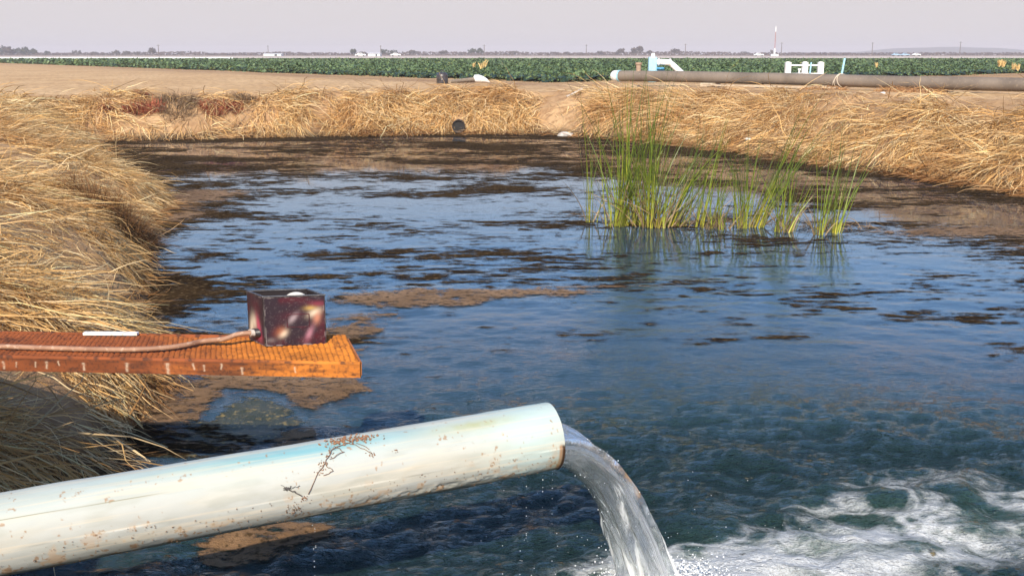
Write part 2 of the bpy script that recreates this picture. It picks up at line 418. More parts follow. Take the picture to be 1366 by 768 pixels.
algae('algae_mat', dark, .006, m_dark, 'dark brown pond weed spread in broken patches over the far half of the water', cap=-.045 + .14 * sstep(-2.6, -.6, pd) + .30 * (zone - .5) + .55 * (big - .5))
tan_w = gsum(AX, AY, [(560, 402, 1.05, .40, .50), (500, 425, .55, .28, .42), (480, 440, .45, .2, .3), (690, 390, 1.1, .16, .40), (600, 392, 1.4, .3, .2), (800, 383, 1.0, .10, .30), (350, 505, .55, .30, .40), (300, 512, .4, .25, .3), (445, 515, .35, .3, .3), (225, 545, .35, .3, .25), (390, 600, .3, .2, .3), (410, 530, .30, .45, .42),
        (400, 580, .22, .22, .4), (255, 530, .40, .45, .30), (230, 560, .4, .2, .3), (340, 725, .36, .17, .50), (400, 712, .25, .12, .4), (300, 745, .2, .1, .3), (250, 590, .4, .25, .22), (255, 268, .9, 1.4, .38), (235, 290, .5, .8, .3), (270, 258, .9, .6, .3),
        (1320, 308, 1.9, .55, .32), (1230, 270, 2.5, 1.0, .16), (1120, 248, 2, 1.0, .14), (950, 217, 3, 1.1, .12), (640, 188, 6, .7, .12), (350, 196, 5, .8, .20), (170, 190, 4, .8, .2), (150, 768, .3, .1, .4), (452, 448, .35, .25, .35), (475, 470, .3, .2, .22), (1290, 312, 1.6, .5, .2)])
tan_w -= .4 * sstep(9.5, 8.2, AY) * (AX > -.6)
tan_w -= gsum(AX, AY, [(630, 425, .75, .42, .55), (330, 555, .33, .42, .45)])
tanm = .35 * rag(AX, AY, .5, 301, 1.4) + .25 * rag(AX, AY, .16, 305, 1.5) + tan_w - .585
algae('scum_mat', tanm, .011, m_tan, 'tan scum floating in drifts around clear blue water and along the banks', cap=.085)
gw = gsum(AX, AY, [(330, 560, .34, .42, .46), (300, 580, .35, .2, .25), (300, 515, .5, .2, .25), (250, 610, .5, .12, .2)])
grm = .35 * rag(AX, AY, .3, 401, 1.4) + .25 * rag(AX, AY, .09, 405, 1.5) + gw - .54
algae('green_weed_mat', grm + .04, .003, m_green, 'dark green water weed under the rusty walkway')

# ------------------------------------------------------------ dry grass on the banks
m_straw = vcol('straw', rough=.65, bs=0, spec=.25, trans=.30)
SC = np.array([[.82, .55, .255], [.74, .46, .175], [.87, .66, .36], [.66, .40, .155], [.48, .27, .10], [.84, .62, .34]])
def ribbons(name, P, T, N, L, W, a, b, cols, mat, label, cat, parent=None, kind='stuff', seg=4, side=None, swerve=None, kink=0):
    """P roots, T lay direction (unit), N up (unit), L length, W width, a/b rise and droop"""
    n = len(P); s = np.linspace(0, 1, seg + 1)
    S = np.cross(T, N); S /= np.linalg.norm(S, axis=1)[:, None] + 1e-9
    if swerve is None: swerve = rng.normal(0, .18, n)
    cen = P[:, None, :] + T[:, None, :] * (L[:, None] * s)[..., None] + N[:, None, :] * (L[:, None] * (a[:, None] * s - b[:, None] * s ** 2))[..., None] \
        + S[:, None, :] * (L[:, None] * swerve[:, None] * s ** 2)[..., None]
    if kink: cen = cen + np.cumsum(rng.normal(0, 1, cen.shape) * (L[:, None, None] * kink), 1) * np.array([1, 1, .5])
    tw = rng.uniform(-1, 1, n)
    wd = S * np.cos(tw)[:, None] + N * np.sin(tw)[:, None]
    taper = np.array([.8, 1, .85, .55, .08] if seg == 4 else [.9, 1, .7, .08] if seg == 3 else list(1 - .90 * s ** 2.4))
    off = wd[:, None, :] * (W[:, None] * taper[None, :] * .5)[..., None]
    V = np.stack([cen - off, cen + off], 2).reshape(n * (seg + 1) * 2, 3)
    base = (np.arange(n) * (seg + 1) * 2)[:, None] + (np.arange(seg) * 2)[None, :]
    Q = np.stack([base, base + 1, base + 3, base + 2], -1).reshape(-1, 4)
    if cols.ndim == 2: C = np.repeat(cols, (seg + 1) * 2, 0)
    else: C = np.repeat(cols, 2, 1).reshape(-1, 3)
    C = np.concatenate([C, np.ones((len(C), 1))], 1)
    o = np_mesh(name, V, Q, mat, smooth=True, attrs={'col': C}, parent=parent)
    if label: tag(o, label, cat, kind=kind)
    return o
def bank_grass(name, cand, region, length, width, label, bare=None, lift=.35, dens_t=.36, lab_near=False, bright=1.0, stiff=False):
    x = cand[:, 0]; y = cand[:, 1]
    z, dd, w = terrain(x, y, True)
    cover = fbm(x / 1.7, y / 1.7, 3, 61)
    keep = region(x, y, dd, w * (1 if lab_near else   .40 + .78 * fbm(x / 1.1, y / 1.1, 3, 64))) & (z > -.02) & (cover + .30 * rng.random(len(x)) - .15 > dens_t)
    if bare is not None: keep &= rng.random(len(x)) > bare(x, y)
    x, y, z, dd = x[keep], y[keep], z[keep], dd[keep]
    n = len(x)
    e = .16
    gxx = (terrain(x + e, y) - terrain(x - e, y)) / (2 * e); gyy = (terrain(x, y + e) - terrain(x, y - e)) / (2 * e)
    gl = np.hypot(gxx, gyy) + 1e-6
    an = np.arctan2(-gyy, -gxx) + (fbm(x / .9, y / .9, 2, 71) - .5) * 3.8 + rng.normal(0, .52, n)
    tx, ty = np.cos(an), np.sin(an)
    tzz = tx * gxx + ty * gyy
    T = np.stack([tx, ty, tzz], 1); T /= np.linalg.norm(T, axis=1)[:, None]
    N = np.stack([-gxx, -gyy, np.ones(n)], 1); N /= np.linalg.norm(N, axis=1)[:, None]
    L = rng.uniform(*length, n) * (.6 + .8 * fbm(x / .8, y / .8, 2, 83)); W = rng.uniform(*width, n)
    a = np.abs(rng.normal(lift, .28, n)) + .06; b = a * rng.uniform(.35, 1.25, n)
    stick = rng.random(n) < .05; a[stick] += .4; L[stick] *= 1.35; W[stick] *= 1.2
    P = np.stack([x, y, z - .01 + rng.random(n) ** 2 * .06], 1)
    tone = fbm(x / 1.4, y / 1.4, 3, 88)
    k = rng.integers(0, len(SC), n); c = SC[k] * rng.uniform(.55, 1.2, n)[:, None]
    c = c * (1 - .5 * sstep(.55, .75, tone)[:, None] * np.array([.35, .55, .75]))
    if stiff: a *= .6; b *= .25
    c = np.minimum(c * bright, .88)
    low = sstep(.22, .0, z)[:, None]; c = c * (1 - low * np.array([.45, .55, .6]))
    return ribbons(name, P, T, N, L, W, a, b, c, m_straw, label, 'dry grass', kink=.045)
def cloud(n, x0, x1, y0, y1): return np.stack([rng.uniform(x0, x1, n), rng.uniform(y0, y1, n)], 1)
def bareL(x, y):
    s = np.zeros(len(x))
    for (cx, cy, sx, sy) in [(*GT(25, 295), .9, 1.3), (*GT(100, 330), .9, .5), (*GT(10, 215), 1.2, .9), (*GT(130, 395), .4, .5), (*GT(120, 240), .5, .6)]:
        s += np.exp(-((x - cx) / sx) ** 2 - ((y - cy) / sy) ** 2)
    return np.clip(s * 1.1, 0, .93)
left = lambda x, y, d, w: (x < 0) & (d < w * 1.35) & (d > -.02)
bank_grass('dry_grass', cloud(150000, -8.5, -2.4, 5.0, 12.5), left, (.16, .50), (.006, .012), 'pale straw grass hanging down the near left bank beside the walkway', bareL, .20, .41, True)
bank_grass('dry_grass', cloud(150000, -15, -4.0, 12.5, 27), left, (.22, .60), (.008, .015), 'pale straw grass matted over the rounded left bank in mid distance', bareL, .20, .40, True)
bank_grass('dry_grass', cloud(7000, -8.5, -2.4, 5.0, 14), left, (.45, .95), (.008, .015), 'coarse pale stalks lying loose over the near left bank', bareL, .22, .33, True, 1.15, True)
def bareF(x, y):
    s = np.zeros(len(x))
    for (px, py, z_, sx, sy, a) in [(230, 150, .7, 3.4, 3, .66), (150, 160, .6, 2, 2, .35), (775, 140, .8, 1.6, 2.5, 1.0), (330, 145, .7, 1.2, 2, .5), (612, 168, .2, .30, .8, 1.3), (740, 140, .9, 1.0, 1.5, .5)]:
        cx, cy = GT(px, py); s += a * np.exp(-((x - cx) / sx) ** 2 - ((y - cy) / sy) ** 2)
    return np.clip(s, 0, .95)
bank_grass('dry_grass', cloud(190000, -17, 4, 27, 42), lambda x, y, d, w: (d < w * 1.05) & (y > 28), (.4, 1.1), (.014, .026), 'straw grass hanging over the far bank above the dark weed', bareF, .30, .41)
def bareR(x, y):
    s = np.zeros(len(x))
    for (px, py, z_, sx, sy, a) in [(1180, 140, 1.4, 1.5, 2.5, .85), (1090, 135, 1.5, 1.5, 1.5, .6), (980, 150, 1.0, 1.5, 1, .4)]:
        cx, cy = GT(px, py); s += a * np.exp(-((x - cx) / sx) ** 2 - ((y - cy) / sy) ** 2)
    return np.clip(s, 0, .95)
bank_grass('dry_grass', cloud(260000, 3.2, 20, 10, 38), lambda x, y, d, w: (d < w * .95), (.4, 1.05), (.011, .022), 'thick straw grass matted down the right bank below the grey pipeline', bareR, .30, .37)

# ------------------------------------------------------------ crop field
m_leaf = vcol('crop_leaf', rough=.5, bs=0, spec=.4, trans=.15)
def crop():
    Vs, Cs = [], []
    far_y = 200
    def band(n, x0, x1, y0, y1, size, hgt):
        x = rng.uniform(x0, x1, n); y = rng.uniform(y0, y1, n); e = edge_side(x, y)
        k = (e > 0) & (y < far_y) & (np.abs(x) < y * .62 + 6); x, y, e = x[k], y[k], e[k]
        row = np.abs(((x * .57 + y * .82) / .95) % 1 - .5) * 2
        top = hgt * (.72 + .28 * row) * (.75 + .5 * fbm(x / .7, y / .7, 2, 5)) * (.4 + .6 * sstep(0, .5, e))
        u = rng.random(len(x)); z = terrain(x, y) + top * (1 - u ** 2.2)
        s = size * rng.uniform(.6, 1.25, len(x)); an = rng.uniform(0, 6.28, len(x)); el = rng.uniform(-.2, 1.1, len(x))
        U = np.stack([np.cos(an), np.sin(an), 0 * an], 1); Wv = np.stack([-np.sin(an) * np.cos(el), np.cos(an) * np.cos(el), np.sin(el)], 1)
        P = np.stack([x, y, z], 1)
        q = [P - U * s[:, None] * .5, P - Wv * s[:, None] * .55, P + U * s[:, None] * .5, P + Wv * s[:, None] * .6]
        Vs.append(np.stack(q, 1).reshape(-1, 3))
        c = np.array([.105, .155, .060])[None] * rng.uniform(.6, 1.35, len(x))[:, None] * (1 + .35 * (fbm(x / 9, y / 9, 2, 9) - .5))[:, None]
        yl = rng.random(len(x)) < .05; c[yl] = np.array([.16, .18, .05])
        Cs.append(np.repeat(c, 4, 0))
    band(150000, -40, 50, 48, 82, .14, .52)
    band(190000, -80, 80, 78, 130, .24, .54)
    band(200000, -130, 130, 125, 201, .38, .55)
    V = np.concatenate(Vs); C = np.concatenate(Cs); C = np.concatenate([C, np.ones((len(C), 1))], 1)
    Q = np.arange(len(V)).reshape(-1, 4)
    # stems and inner foliage: a low dark hummocky body below the leaves
    xs = np.arange(-165, 165, .9); ys = np.arange(49, 201, .9); XX, YY = np.meshgrid(xs, ys); e = edge_side(XX, YY)
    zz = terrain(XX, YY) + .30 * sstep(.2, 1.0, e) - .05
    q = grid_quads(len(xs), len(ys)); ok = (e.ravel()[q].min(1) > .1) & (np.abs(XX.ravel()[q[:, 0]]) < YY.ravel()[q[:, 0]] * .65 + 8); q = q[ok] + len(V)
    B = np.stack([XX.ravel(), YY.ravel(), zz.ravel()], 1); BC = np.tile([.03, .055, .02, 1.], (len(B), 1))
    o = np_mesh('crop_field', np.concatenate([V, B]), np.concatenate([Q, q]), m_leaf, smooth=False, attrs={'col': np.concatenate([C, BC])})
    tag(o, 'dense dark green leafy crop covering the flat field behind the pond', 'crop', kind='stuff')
crop()

# road and pale strips beyond the crop
m_road = simple('pale_dust', (.62, .52, .44), (.5, .41, .34), .05, .95, .1)
xs = np.linspace(-900, 900, 61); q = []
V = np.concatenate([np.stack([xs, np.full(61, 340.), np.full(61, 1.45)], 1), np.stack([xs, np.full(61, 520.), np.full(61, 1.45)], 1)])
np_mesh('dirt_road', V, np.array([[i, i + 1, 62 + i, 61 + i] for i in range(60)]), m_road)['kind'] = 'structure'
m_white = simple('white_plastic', (.80, .80, .78), (.70, .69, .66), 3, .5, .1)
mb = MB(); n = 40
pth = [(-150 + i * 2.45, 205 + .1 * math.sin(i), 1.66) for i in range(n)]
mb.tube(pth, [.50 + .04 * math.sin(i * 1.7) for i in range(n)], 10)
tag(mb.build('row_cover', m_white, smooth=True), 'long low white plastic row cover behind the left end of the crop', 'row cover')

exec_far = True
# ------------------------------------------------------------ far trees, brush, poles, vehicles
m_bark = simple('bark', (.10, .075, .055), None, 3, .9)
m_fol = vcol('far_foliage', rough=.8, bs=0, spec=.1, trans=.1)
def tree(px, top, wpx, dist, tint, label):
    r = ray(px, 75); x = r[0] / r[1] * dist; y = dist
    depth = y * CP; sc = depth / F; w = wpx * sc
    zt = H + (72 - top) * sc * 1.0; zg = 1.39; h = zt - zg
    root = empty('tree', (x, y, zg))
    n = int(260); k = max(3, int(w / h * 5))
    cs = [(random.uniform(-.38, .38) * w, random.uniform(-.3, .3) * w, h * random.uniform(.38, .80), random.uniform(.2, .30)) for _ in range(k + 3)]
    cs.append((random.uniform(-.1, .1) * w, 0, h * .80, .22))
    Vs = []; Cs = []
    for i in range(n):
        c = random.choice(cs); rad = c[3] * min(w, h * 1.1)
        u = np.array([random.gauss(0, 1) for _ in range(3)]); u /= np.linalg.norm(u) + 1e-9
        p = np.array(c[:3]) + u * rad * random.uniform(.35, 1.0) * np.array([1, 1, .85]); p[2] = min(max(p[2], h * .14), h)
        s = rad * random.uniform(.30, .6)
        a = np.array([random.gauss(0, 1) for _ in range(3)]); a /= np.linalg.norm(a); b = np.cross(a, u); b /= np.linalg.norm(b) + 1e-9
        Vs += [p - a * s, p - b * s * .7, p + a * s, p + b * s * .7]
        cc = np.array(tint) * random.uniform(.7, 1.25); Cs += [[*cc, 1]] * 4
    V = np.array(Vs); Q = np.arange(len(V)).reshape(-1, 4)
    np_mesh('crown', V, Q, m_fol, smooth=False, attrs={'col': np.array(Cs)}, parent=root)
    mb = MB(); mb.tube([(0, 0, -.3), (w * .01, 0, h * .3), (0, 0, h * .62)], [w * .035 + .12, w * .025 + .08, .05], 6)
    for c in cs[:4]: mb.tube([(0, 0, h * .3), (c[0] * .6, c[1] * .6, c[2] * .85)], [.13, .05], 5)
    mb.build('trunk', m_bark, root)
    return tag(root, label, 'tree', 'trees on the horizon')
GRN, BRN = (.055, .065, .04), (.09, .07, .055)
for i, (px, top, w, dist, tint, lab) in enumerate([
    (3, 61, 17, 900, GRN, 'green grey tree at the left edge of the far tree row'),
    (13, 62, 15, 860, BRN, 'brownish tree second from left in the dense far clump'),
    (24, 64, 17, 880, GRN, 'dark tree in the middle of the dense far left clump'),
    (35, 63, 16, 860, GRN, 'dark rounded tree fourth in the dense far left clump'),
    (46, 65, 12, 880, GRN, 'lower dark tree closing the dense far left clump'),
    (63, 68, 7, 880, GRN, 'tiny lone tree just right of the dense left clump'),
    (103, 67, 15, 900, BRN, 'broad low brownish tree on the far left horizon'),
    (127, 69, 10, 900, BRN, 'small round tree right of the broad brownish one'),
    (140, 71, 9, 900, BRN, 'faint low tree before the run of three far trees'),
    (155, 67, 12, 900, BRN, 'first of three touching far trees left of the pole'),
    (169, 68, 13, 900, BRN, 'middle of three touching far trees left of the pole'),
    (184, 69, 11, 900, BRN, 'lowest of the far trees shortly left of the pole'),
    (203, 64, 11, 880, BRN, 'tall round tree standing beside the left utility pole'),
    (240, 70, 9, 950, BRN, 'small faint tree right of the left utility pole'),
    (280, 71, 9, 950, BRN, 'low faint tree over the right end of the row cover'),
    (367, 70, 9, 950, BRN, 'small tree behind the long white shed'),
    (470, 66, 10, 820, GRN, 'small green tree left of the white farm sheds'),
    (484, 69, 13, 900, BRN, 'low brown tree behind the parked white trailer'),
    (514, 66, 15, 850, GRN, 'left half of the wide tree pair behind the sheds'),
    (526, 67, 14, 850, GRN, 'right half of the wide tree pair behind the sheds'),
    (552, 67, 13, 900, BRN, 'round tree right of the wide pair by the sheds'),
    (592, 67, 11, 900, BRN, 'single round tree above the black drum'),
    (614, 70, 15, 950, BRN, 'low wide tree between single tree and square tree'),
    (630, 65, 11, 850, GRN, 'left half of square topped tree by the middle pole'),
    (640, 64, 10, 850, GRN, 'right half of square topped tree by the middle pole'),
    (685, 68, 18, 950, BRN, 'wide low tree right of the middle utility pole'),
    (757, 69, 9, 950, BRN, 'small tree far left of the pole above the pipe end'),
    (775, 70, 8, 950, BRN, 'tiny tree just left of the pole above the pipe end'),
    (801, 68, 10, 950, BRN, 'small tree just right of the pole above the pipe end'),
    (827, 65, 11, 900, BRN, 'round tree left of the blue valve stand'),
    (846, 64, 11, 900, BRN, 'lower left tree of the pair above the blue valve'),
    (855, 61, 11, 900, BRN, 'taller right tree of the pair above the blue valve'),
    (866, 67, 8, 930, BRN, 'low shrub sized tree behind the blue valve top'),
    (900, 65, 13, 920, BRN, 'round tree above the white elbow pipe'),
    (994, 69, 14, 1000, BRN, 'faint low tree left of the red and white mast'),
    (1028, 66, 6, 950, BRN, 'small tree touching the red and white mast')]):
    tree(px, top, w, dist, tint, lab)

# low brush that closes the horizon
def brush():
    Vs, Cs = [], []
    for i in range(9000):
        x = random.uniform(-640, 640); y = random.uniform(940, 990); hb = 1.6 + 2.2 * fbm(np.array([x / 30]), np.array([0.]), 3, 12)[0]
        if x > 200: hb *= .8
        z = 1.3 + random.random() * hb; s = random.uniform(.7, 1.5); a = random.uniform(0, 3.14)
        Vs += [(x - s * math.cos(a), y - s * math.sin(a), z), (x, y, z - s * .5), (x + s * math.cos(a), y + s * math.sin(a), z), (x, y, z + s * .5)]
        k = random.uniform(.7, 1.2); Cs += [[.085 * k, .055 * k, .045 * k, 1]] * 4
    V = np.array(Vs)
    tag(np_mesh('brush', V, np.arange(len(V)).reshape(-1, 4), m_fol, smooth=False, attrs={'col': np.array(Cs)}), 'low reddish brown brush closing the far horizon', 'brush', kind='stuff')
brush()
# distant rise on the right
hx = np.linspace(450, 1700, 80); prof = 17 * np.exp(-((hx - 1150) / 190) ** 4) * (.85 + .3 * fbm(hx / 60, hx * 0, 3, 6)) + 5 * np.exp(-((hx - 870) / 220) ** 2)
Vv = []; nr = 8
for j in range(nr):
    t = j / (nr - 1); Vv.append(np.stack([hx, np.full(80, 2500.) + t * 500, 1.3 + prof * np.sin(np.pi * t)], 1))
m_hill = simple('far_rise', (.11, .10, .085), (.08, .075, .06), .02, .95, 0)
np_mesh('hills', np.concatenate(Vv), grid_quads(80, nr), m_hill)['kind'] = 'structure'

m_pole = simple('weathered_wood', (.16, .12, .10), None, 4, .9)
def pole(px, top, dist, label):
    r = ray(px, 75); x = r[0] / r[1] * dist; h = (72 - top) * dist * CP / F + H - 1.39
    root = empty('utility_pole', (x, dist, 1.39))
    mb = MB(); mb.tube([(0, 0, -.2), (0, 0, h)], [.30, .22], 8); mb.build('post', m_pole, root, True)
    mb = MB(); mb.box((0, 0, h - .7), (2.4, .16, .16)); mb.build('crossarm', m_pole, root)
    for s in (-1, -.3, .6, 1):
        mb = MB(); mb.tube([(s * 1.05, 0, h - .62), (s * 1.05, 0, h - .4)], .07, 6); mb.build('insulator', m_white, root)
    tag(root, label, 'utility pole', 'utility poles on the horizon')
for a in [(212, 60, 700, 'thin utility pole beside the tall round tree at far left'), (358, 61, 800, 'thin utility pole by the long white shed'),
          (508, 61, 800, 'thin utility pole in front of the wide tree pair'), (646, 60, 760, 'utility pole beside the square topped tree'),
          (782, 60, 760, 'utility pole on the horizon left of the pipeline end'), (914, 59, 760, 'utility pole right of the white elbow pipe'),
          (1042, 57, 740, 'wooden utility pole just right of the striped mast'), (1163, 57, 760, 'utility pole above the pipe wrapped with wire'),
          (1280, 56, 760, 'rightmost utility pole on the horizon')]: pole(*a)
# mast
r = ray(1033, 75); dist = 640.; x = r[0] / r[1] * dist; sc = dist * CP / F; hm = (72 - 36) * sc + H - 1.39
root = empty('radio_mast', (x, dist, 1.39))
m_red = simple('mast_red', (.38, .10, .07), None, 1, .6)
mb = MB(); mb.tube([(0, 0, 2.2), (0, 0, hm * .80)], .2, 8); mb.build('red_section', m_red, root, True)
mb = MB(); mb.tube([(0, 0, hm * .80), (0, 0, hm * .98)], .3, 8); mb.build('antenna', m_white, root, True)
mb = MB(); mb.tube([(0, 0, -.2), (0, 0, 4.6)], .5, 8); mb.box((0, 0, .5), (4.5, 2, 1.4)); mb.build('base', m_white, root)
tag(root, 'tall thin red and white mast on a white base', 'mast')
# sheds and vehicles
m_glass = simple('dark_window', (.05, .06, .07), None, 2, .2)
m_rubber = simple('rubber', (.03, .03, .03), None, 4, .8)
m_paleblue = simple('pale_blue_paint', (.35, .52, .66), None, 1, .5)
def shed(px, dist, w, h, label):
    r = ray(px, 75); root = empty('farm_shed', (r[0] / r[1] * dist, dist, 1.4))
    mb = MB(); mb.box((0, 0, h * .4), (w, 8, h * .8)); mb.build('wall', m_white, root)
    v = [(-w / 2 - .4, -4.4, h * .8), (w / 2 + .4, -4.4, h * .8), (w / 2 + .4, 0, h), (-w / 2 - .4, 0, h), (-w / 2 - .4, 4.4, h * .8), (w / 2 + .4, 4.4, h * .8)]
    mb = MB(); mb.add(v, [(0, 1, 2, 3), (3, 2, 5, 4), (0, 3, 4), (1, 5, 2), (0, 4, 5, 1)]); mb.build('roof', m_white, root)
    mb = MB(); mb.box((w * .2, -4.05, h * .32), (w * .14, .1, h * .62)); mb.build('door', m_glass, root)
    tag(root, label, 'shed', 'white sheds on the horizon')
shed(365, 720, 12, 1.7, 'long low white shed on the far left horizon')
shed(500, 620, 7, 1.9, 'white farm shed in front of the wide tree pair')
def vehicle(px, dist, mat, kind, label):
    r = ray(px, 75); root = empty(kind, (r[0] / r[1] * dist, dist, 1.42))
    mb = MB(); mb.box((0, 0, .85), (5.2, 1.9, .75)); mb.build('body', mat, root, bevel=.12)
    mb = MB()
    mb.add([(-1.6, -.85, 1.2), (1.0, -.85, 1.2), (1.0, .85, 1.2), (-1.6, .85, 1.2), (-1.0, -.75, 1.85), (.7, -.75, 1.85), (.7, .75, 1.85), (-1.0, .75, 1.85)],
           [(0, 1, 5, 4), (1, 2, 6, 5), (2, 3, 7, 6), (3, 0, 4, 7), (4, 5, 6, 7), (0, 3, 2, 1)]); mb.build('cab', mat, root, bevel=.06)
    mb = MB(); mb.box((-.15, 0, 1.55), (1.8, 1.68, .36)); mb.build('window', m_glass, root)
    for sx in (-1.6, 1.6):
        for sy in (-.95, .95):
            mb = MB(); mb.tube([(sx, sy - .12, .38), (sx, sy + .12, .38)], .38, 14); mb.build('wheel', m_rubber, root)
    tag(root, label, kind.replace('_', ' '), 'vehicles parked on the horizon')
vehicle(481, 520, m_white, 'pickup_truck', 'white pickup left of the white farm shed')
vehicle(528, 540, m_white, 'pickup_truck', 'white pickup right of the white farm shed')
vehicle(1012, 560, m_white, 'pickup_truck', 'white pickup left of the striped mast')
vehicle(1195, 640, m_paleblue, 'parked_car', 'left pale blue car on the right horizon')
vehicle(1207, 640, m_paleblue, 'parked_car', 'right pale blue car of the pair on the right horizon')
vehicle(1222, 640, m_white, 'pickup_truck', 'white pickup at the far right beside two blue cars')

# ------------------------------------------------------------ grey pipeline on the right bank
m_conc, ntc, bc = newmat('grey_pipe_skin')
f = noise(ntc, 1.1, 6); g = noise(ntc, 14, 6, .7)
c = ramp(ntc, f, [(.35, (.125, .098, .075)), (.65, (.19, .15, .115))]); c = mixc(ntc, maprange(ntc, g, .55, .7), c, (.25, .19, .135))
ntc.links.new(c, bc.inputs['Base Color']); bc.inputs['Roughness'].default_value = .75; bump(ntc, bc, g, .2, .01)
A = D(826, 101.5, 40.0); B = D(1366, 112.5, 30.5)
dv = (B - A) / np.linalg.norm(B - A); B2 = A + dv * 24
root = empty('pipeline', tuple(A)); pipe_root = root
def rel(p): return tuple(np.array(p) - A)
RP = .205
Ls = [0, 6.2, 12.35, 18.3, 24]
for i in range(4):
    s0, s1 = Ls[i], Ls[i + 1]; mb = MB(); m_ = [A + dv * (s0 + (s1 - s0) * t) + np.array([0, 0, .02 * math.sin(i * 2 + t * 3)]) for t in np.linspace(0, 1, 7)]
    mb.tube([rel(p) for p in m_], RP - .004 * (i % 2), 28); mb.build('pipe_section', m_conc, root, True)
m_whitepaint = simple('white_paint', (.82, .82, .80), (.74, .73, .70), 6, .45, .15, spots=(.6, .56, .48))
mb = MB(); mb.tube([rel(A - dv * t) for t in (-.02, .12, .24, .31, .34)], [.215, .215, .205, .16, .06], 24); mb.build('end_cap', m_whitepaint, root, True)
m_ltblue = simple('light_blue_paint', (.34, .60, .72), (.28, .50, .62), 8, .45, .1)
mb = MB(); mb.tube([rel(A + dv * t) for t in (-.02, .06)], [.222, .222], 24); mb.build('end_ring', m_ltblue, root, True)
mb = MB(); mb.tube([rel(A + dv * .9 + np.array([0, 0, z])) for z in (.15, .42, .44, .52)], [.10, .10, .13, .13], 14); mb.build('riser', simple('rusted_riser', (.36, .25, .17)), root, True)
m_wire = simple('pale_rope', (.62, .52, .40), None, 10, .8)
sw = 8.9
for q_ in range(3):
    mb = MB(); cc = A + dv * (sw + .1 * q_); ring = []
    uu = np.array([-dv[1], dv[0], 0]); vv_ = np.cross(dv, uu)
    for k in range(25):
        t = k / 24 * 2 * math.pi; ring.append(rel(cc + dv * .10 * math.sin(t + q_) + (uu * math.cos(t) + vv_ * math.sin(t)) * (RP + .012)))
    mb.tube(ring, .014, 6, cap=False); mb.build('rope', m_wire, root, True)
tag(root, 'long grey brown irrigation pipeline with white capped end lying on the right bank', 'pipeline')
m_block = simple('pale_timber', (.55, .44, .31), None, 6, .8)
for (px, dy, label, ln) in [(948, .0, 'pale timber block wedged under the pipeline', .5), (1100, 0, 'timber block under the pipeline below the white manifold', .5)]:
    t = (px - 826) / (1366 - 826); t = t * 40 / (40 * t + 30.5 * (1 - t)) if t > 0 else 0
    p = A + (B - A) * t; g0 = tz(p[0], p[1]); hgt = max(.10, p[2] - RP - g0 + .03)
    mb = MB(); mb.box((0, 0, 0), (ln, .6, hgt + .05), math.atan2(dv[1], dv[0])); o = mb.build('timber_block', m_block, bevel=.012, loc=(p[0], p[1], g0 + hgt / 2 - .03)); tag(o, label, 'timber block')
# long board along the foot of the pipe
p = A + dv * 4.2; q1 = A + dv * 9.0; mb = MB(); nrm = np.array([dv[1], -dv[0], 0]) ; nrm = nrm if nrm[1] < 0 else -nrm
mid_ = (p + q1) / 2 + nrm * .28; mb.box((0, 0, 0), (4.9, .16, .05), math.atan2(dv[1], dv[0]))
tag(mb.build('plank', m_block, bevel=.006, loc=(mid_[0], mid_[1], tz(mid_[0], mid_[1]) + .05)), 'long pale board lying on the soil in front of the pipeline', 'plank')

# straw heaps caught along the pipeline
for (px, py, s, lab) in [(1108, 117, .55, 'small orange straw heap at the pipeline below the blue stake'), (1200, 120, .4, 'left small straw tuft right of the rope wrapped joint'), (1235, 119, .6, 'wide straw tuft against the right part of the pipeline')]:
    t = (px - 826) / (1366 - 826); t = t * 40 / (40 * t + 30.5 * (1 - t)); p = A + (B - A) * t + nrm * .38
    n = 420; an = rng.uniform(0, 6.28, n); r_ = rng.random(n) ** .5 * s
    x = p[0] + np.cos(an) * r_ * 1.3; y = p[1] + np.sin(an) * r_ * .5; z = terrain(x, y) + .16 * (1 - r_ / s)
    T = np.stack([np.cos(an), np.sin(an), -.25 + 0 * an], 1); T /= np.linalg.norm(T, axis=1)[:, None]; N = np.tile([0, 0, 1.], (n, 1))
    c = np.array([.58, .33, .15])[None] * rng.uniform(.7, 1.2, n)[:, None]
    ribbons('straw_heap', np.stack([x, y, z], 1), T, N, rng.uniform(.15, .4, n), rng.uniform(.010, .018, n), np.abs(rng.normal(.5, .3, n)), np.abs(rng.normal(.6, .2, n)), c, m_straw, lab, 'straw heap', kind=None)

# blue valve stand with white elbow pipe
m_blue = simple('blue_paint', (.05, .26, .42), (.04, .20, .34), 5, .5)
dep = 44.0; s_ = dep / F
base = D(870, 97, dep); gz = tz(base[0], base[1]); root = empty('valve_stand', (base[0], base[1], gz)); top = H + (72 - 73) * s_ - gz
w_ = 12 * s_
mb = MB(); mb.box((0, 0, (top - .10) / 2), (w_ * .92, .34, top - .10)); mb.build('standpipe', m_ltblue, root, bevel=.05)
mb = MB(); mb.tube([(.02, 0, top - .12), (.02, 0, top + .02), (.02, 0, top + .06)], [.09, .09, .05], 14); mb.build('vent_cap', m_whitepaint, root, True)
mb = MB(); mb.box((w_ * .85, -.02, top - .78), (.34, .30, .5)); mb.tube([(w_ * .85, -.2, top - .62), (w_ * .85, -.2, top - .56)], .16, 14); mb.build('valve_body', m_blue, root, bevel=.04)
zE = H + (72 - 83.5) * s_ - gz
def lx(px): return (px - 870) * s_
mb = MB(); mb.tube([(lx(873), 0, zE + .02), (lx(880), 0, zE + .03), (lx(893), 0, zE), (lx(897), 0, zE - .10), (lx(911), -.1, H + (72 - 99) * s_ - gz), (lx(916), -.1, H + (72 - 104) * s_ - gz)], .125, 18); mb.build('elbow_pipe', m_whitepaint, root, True)
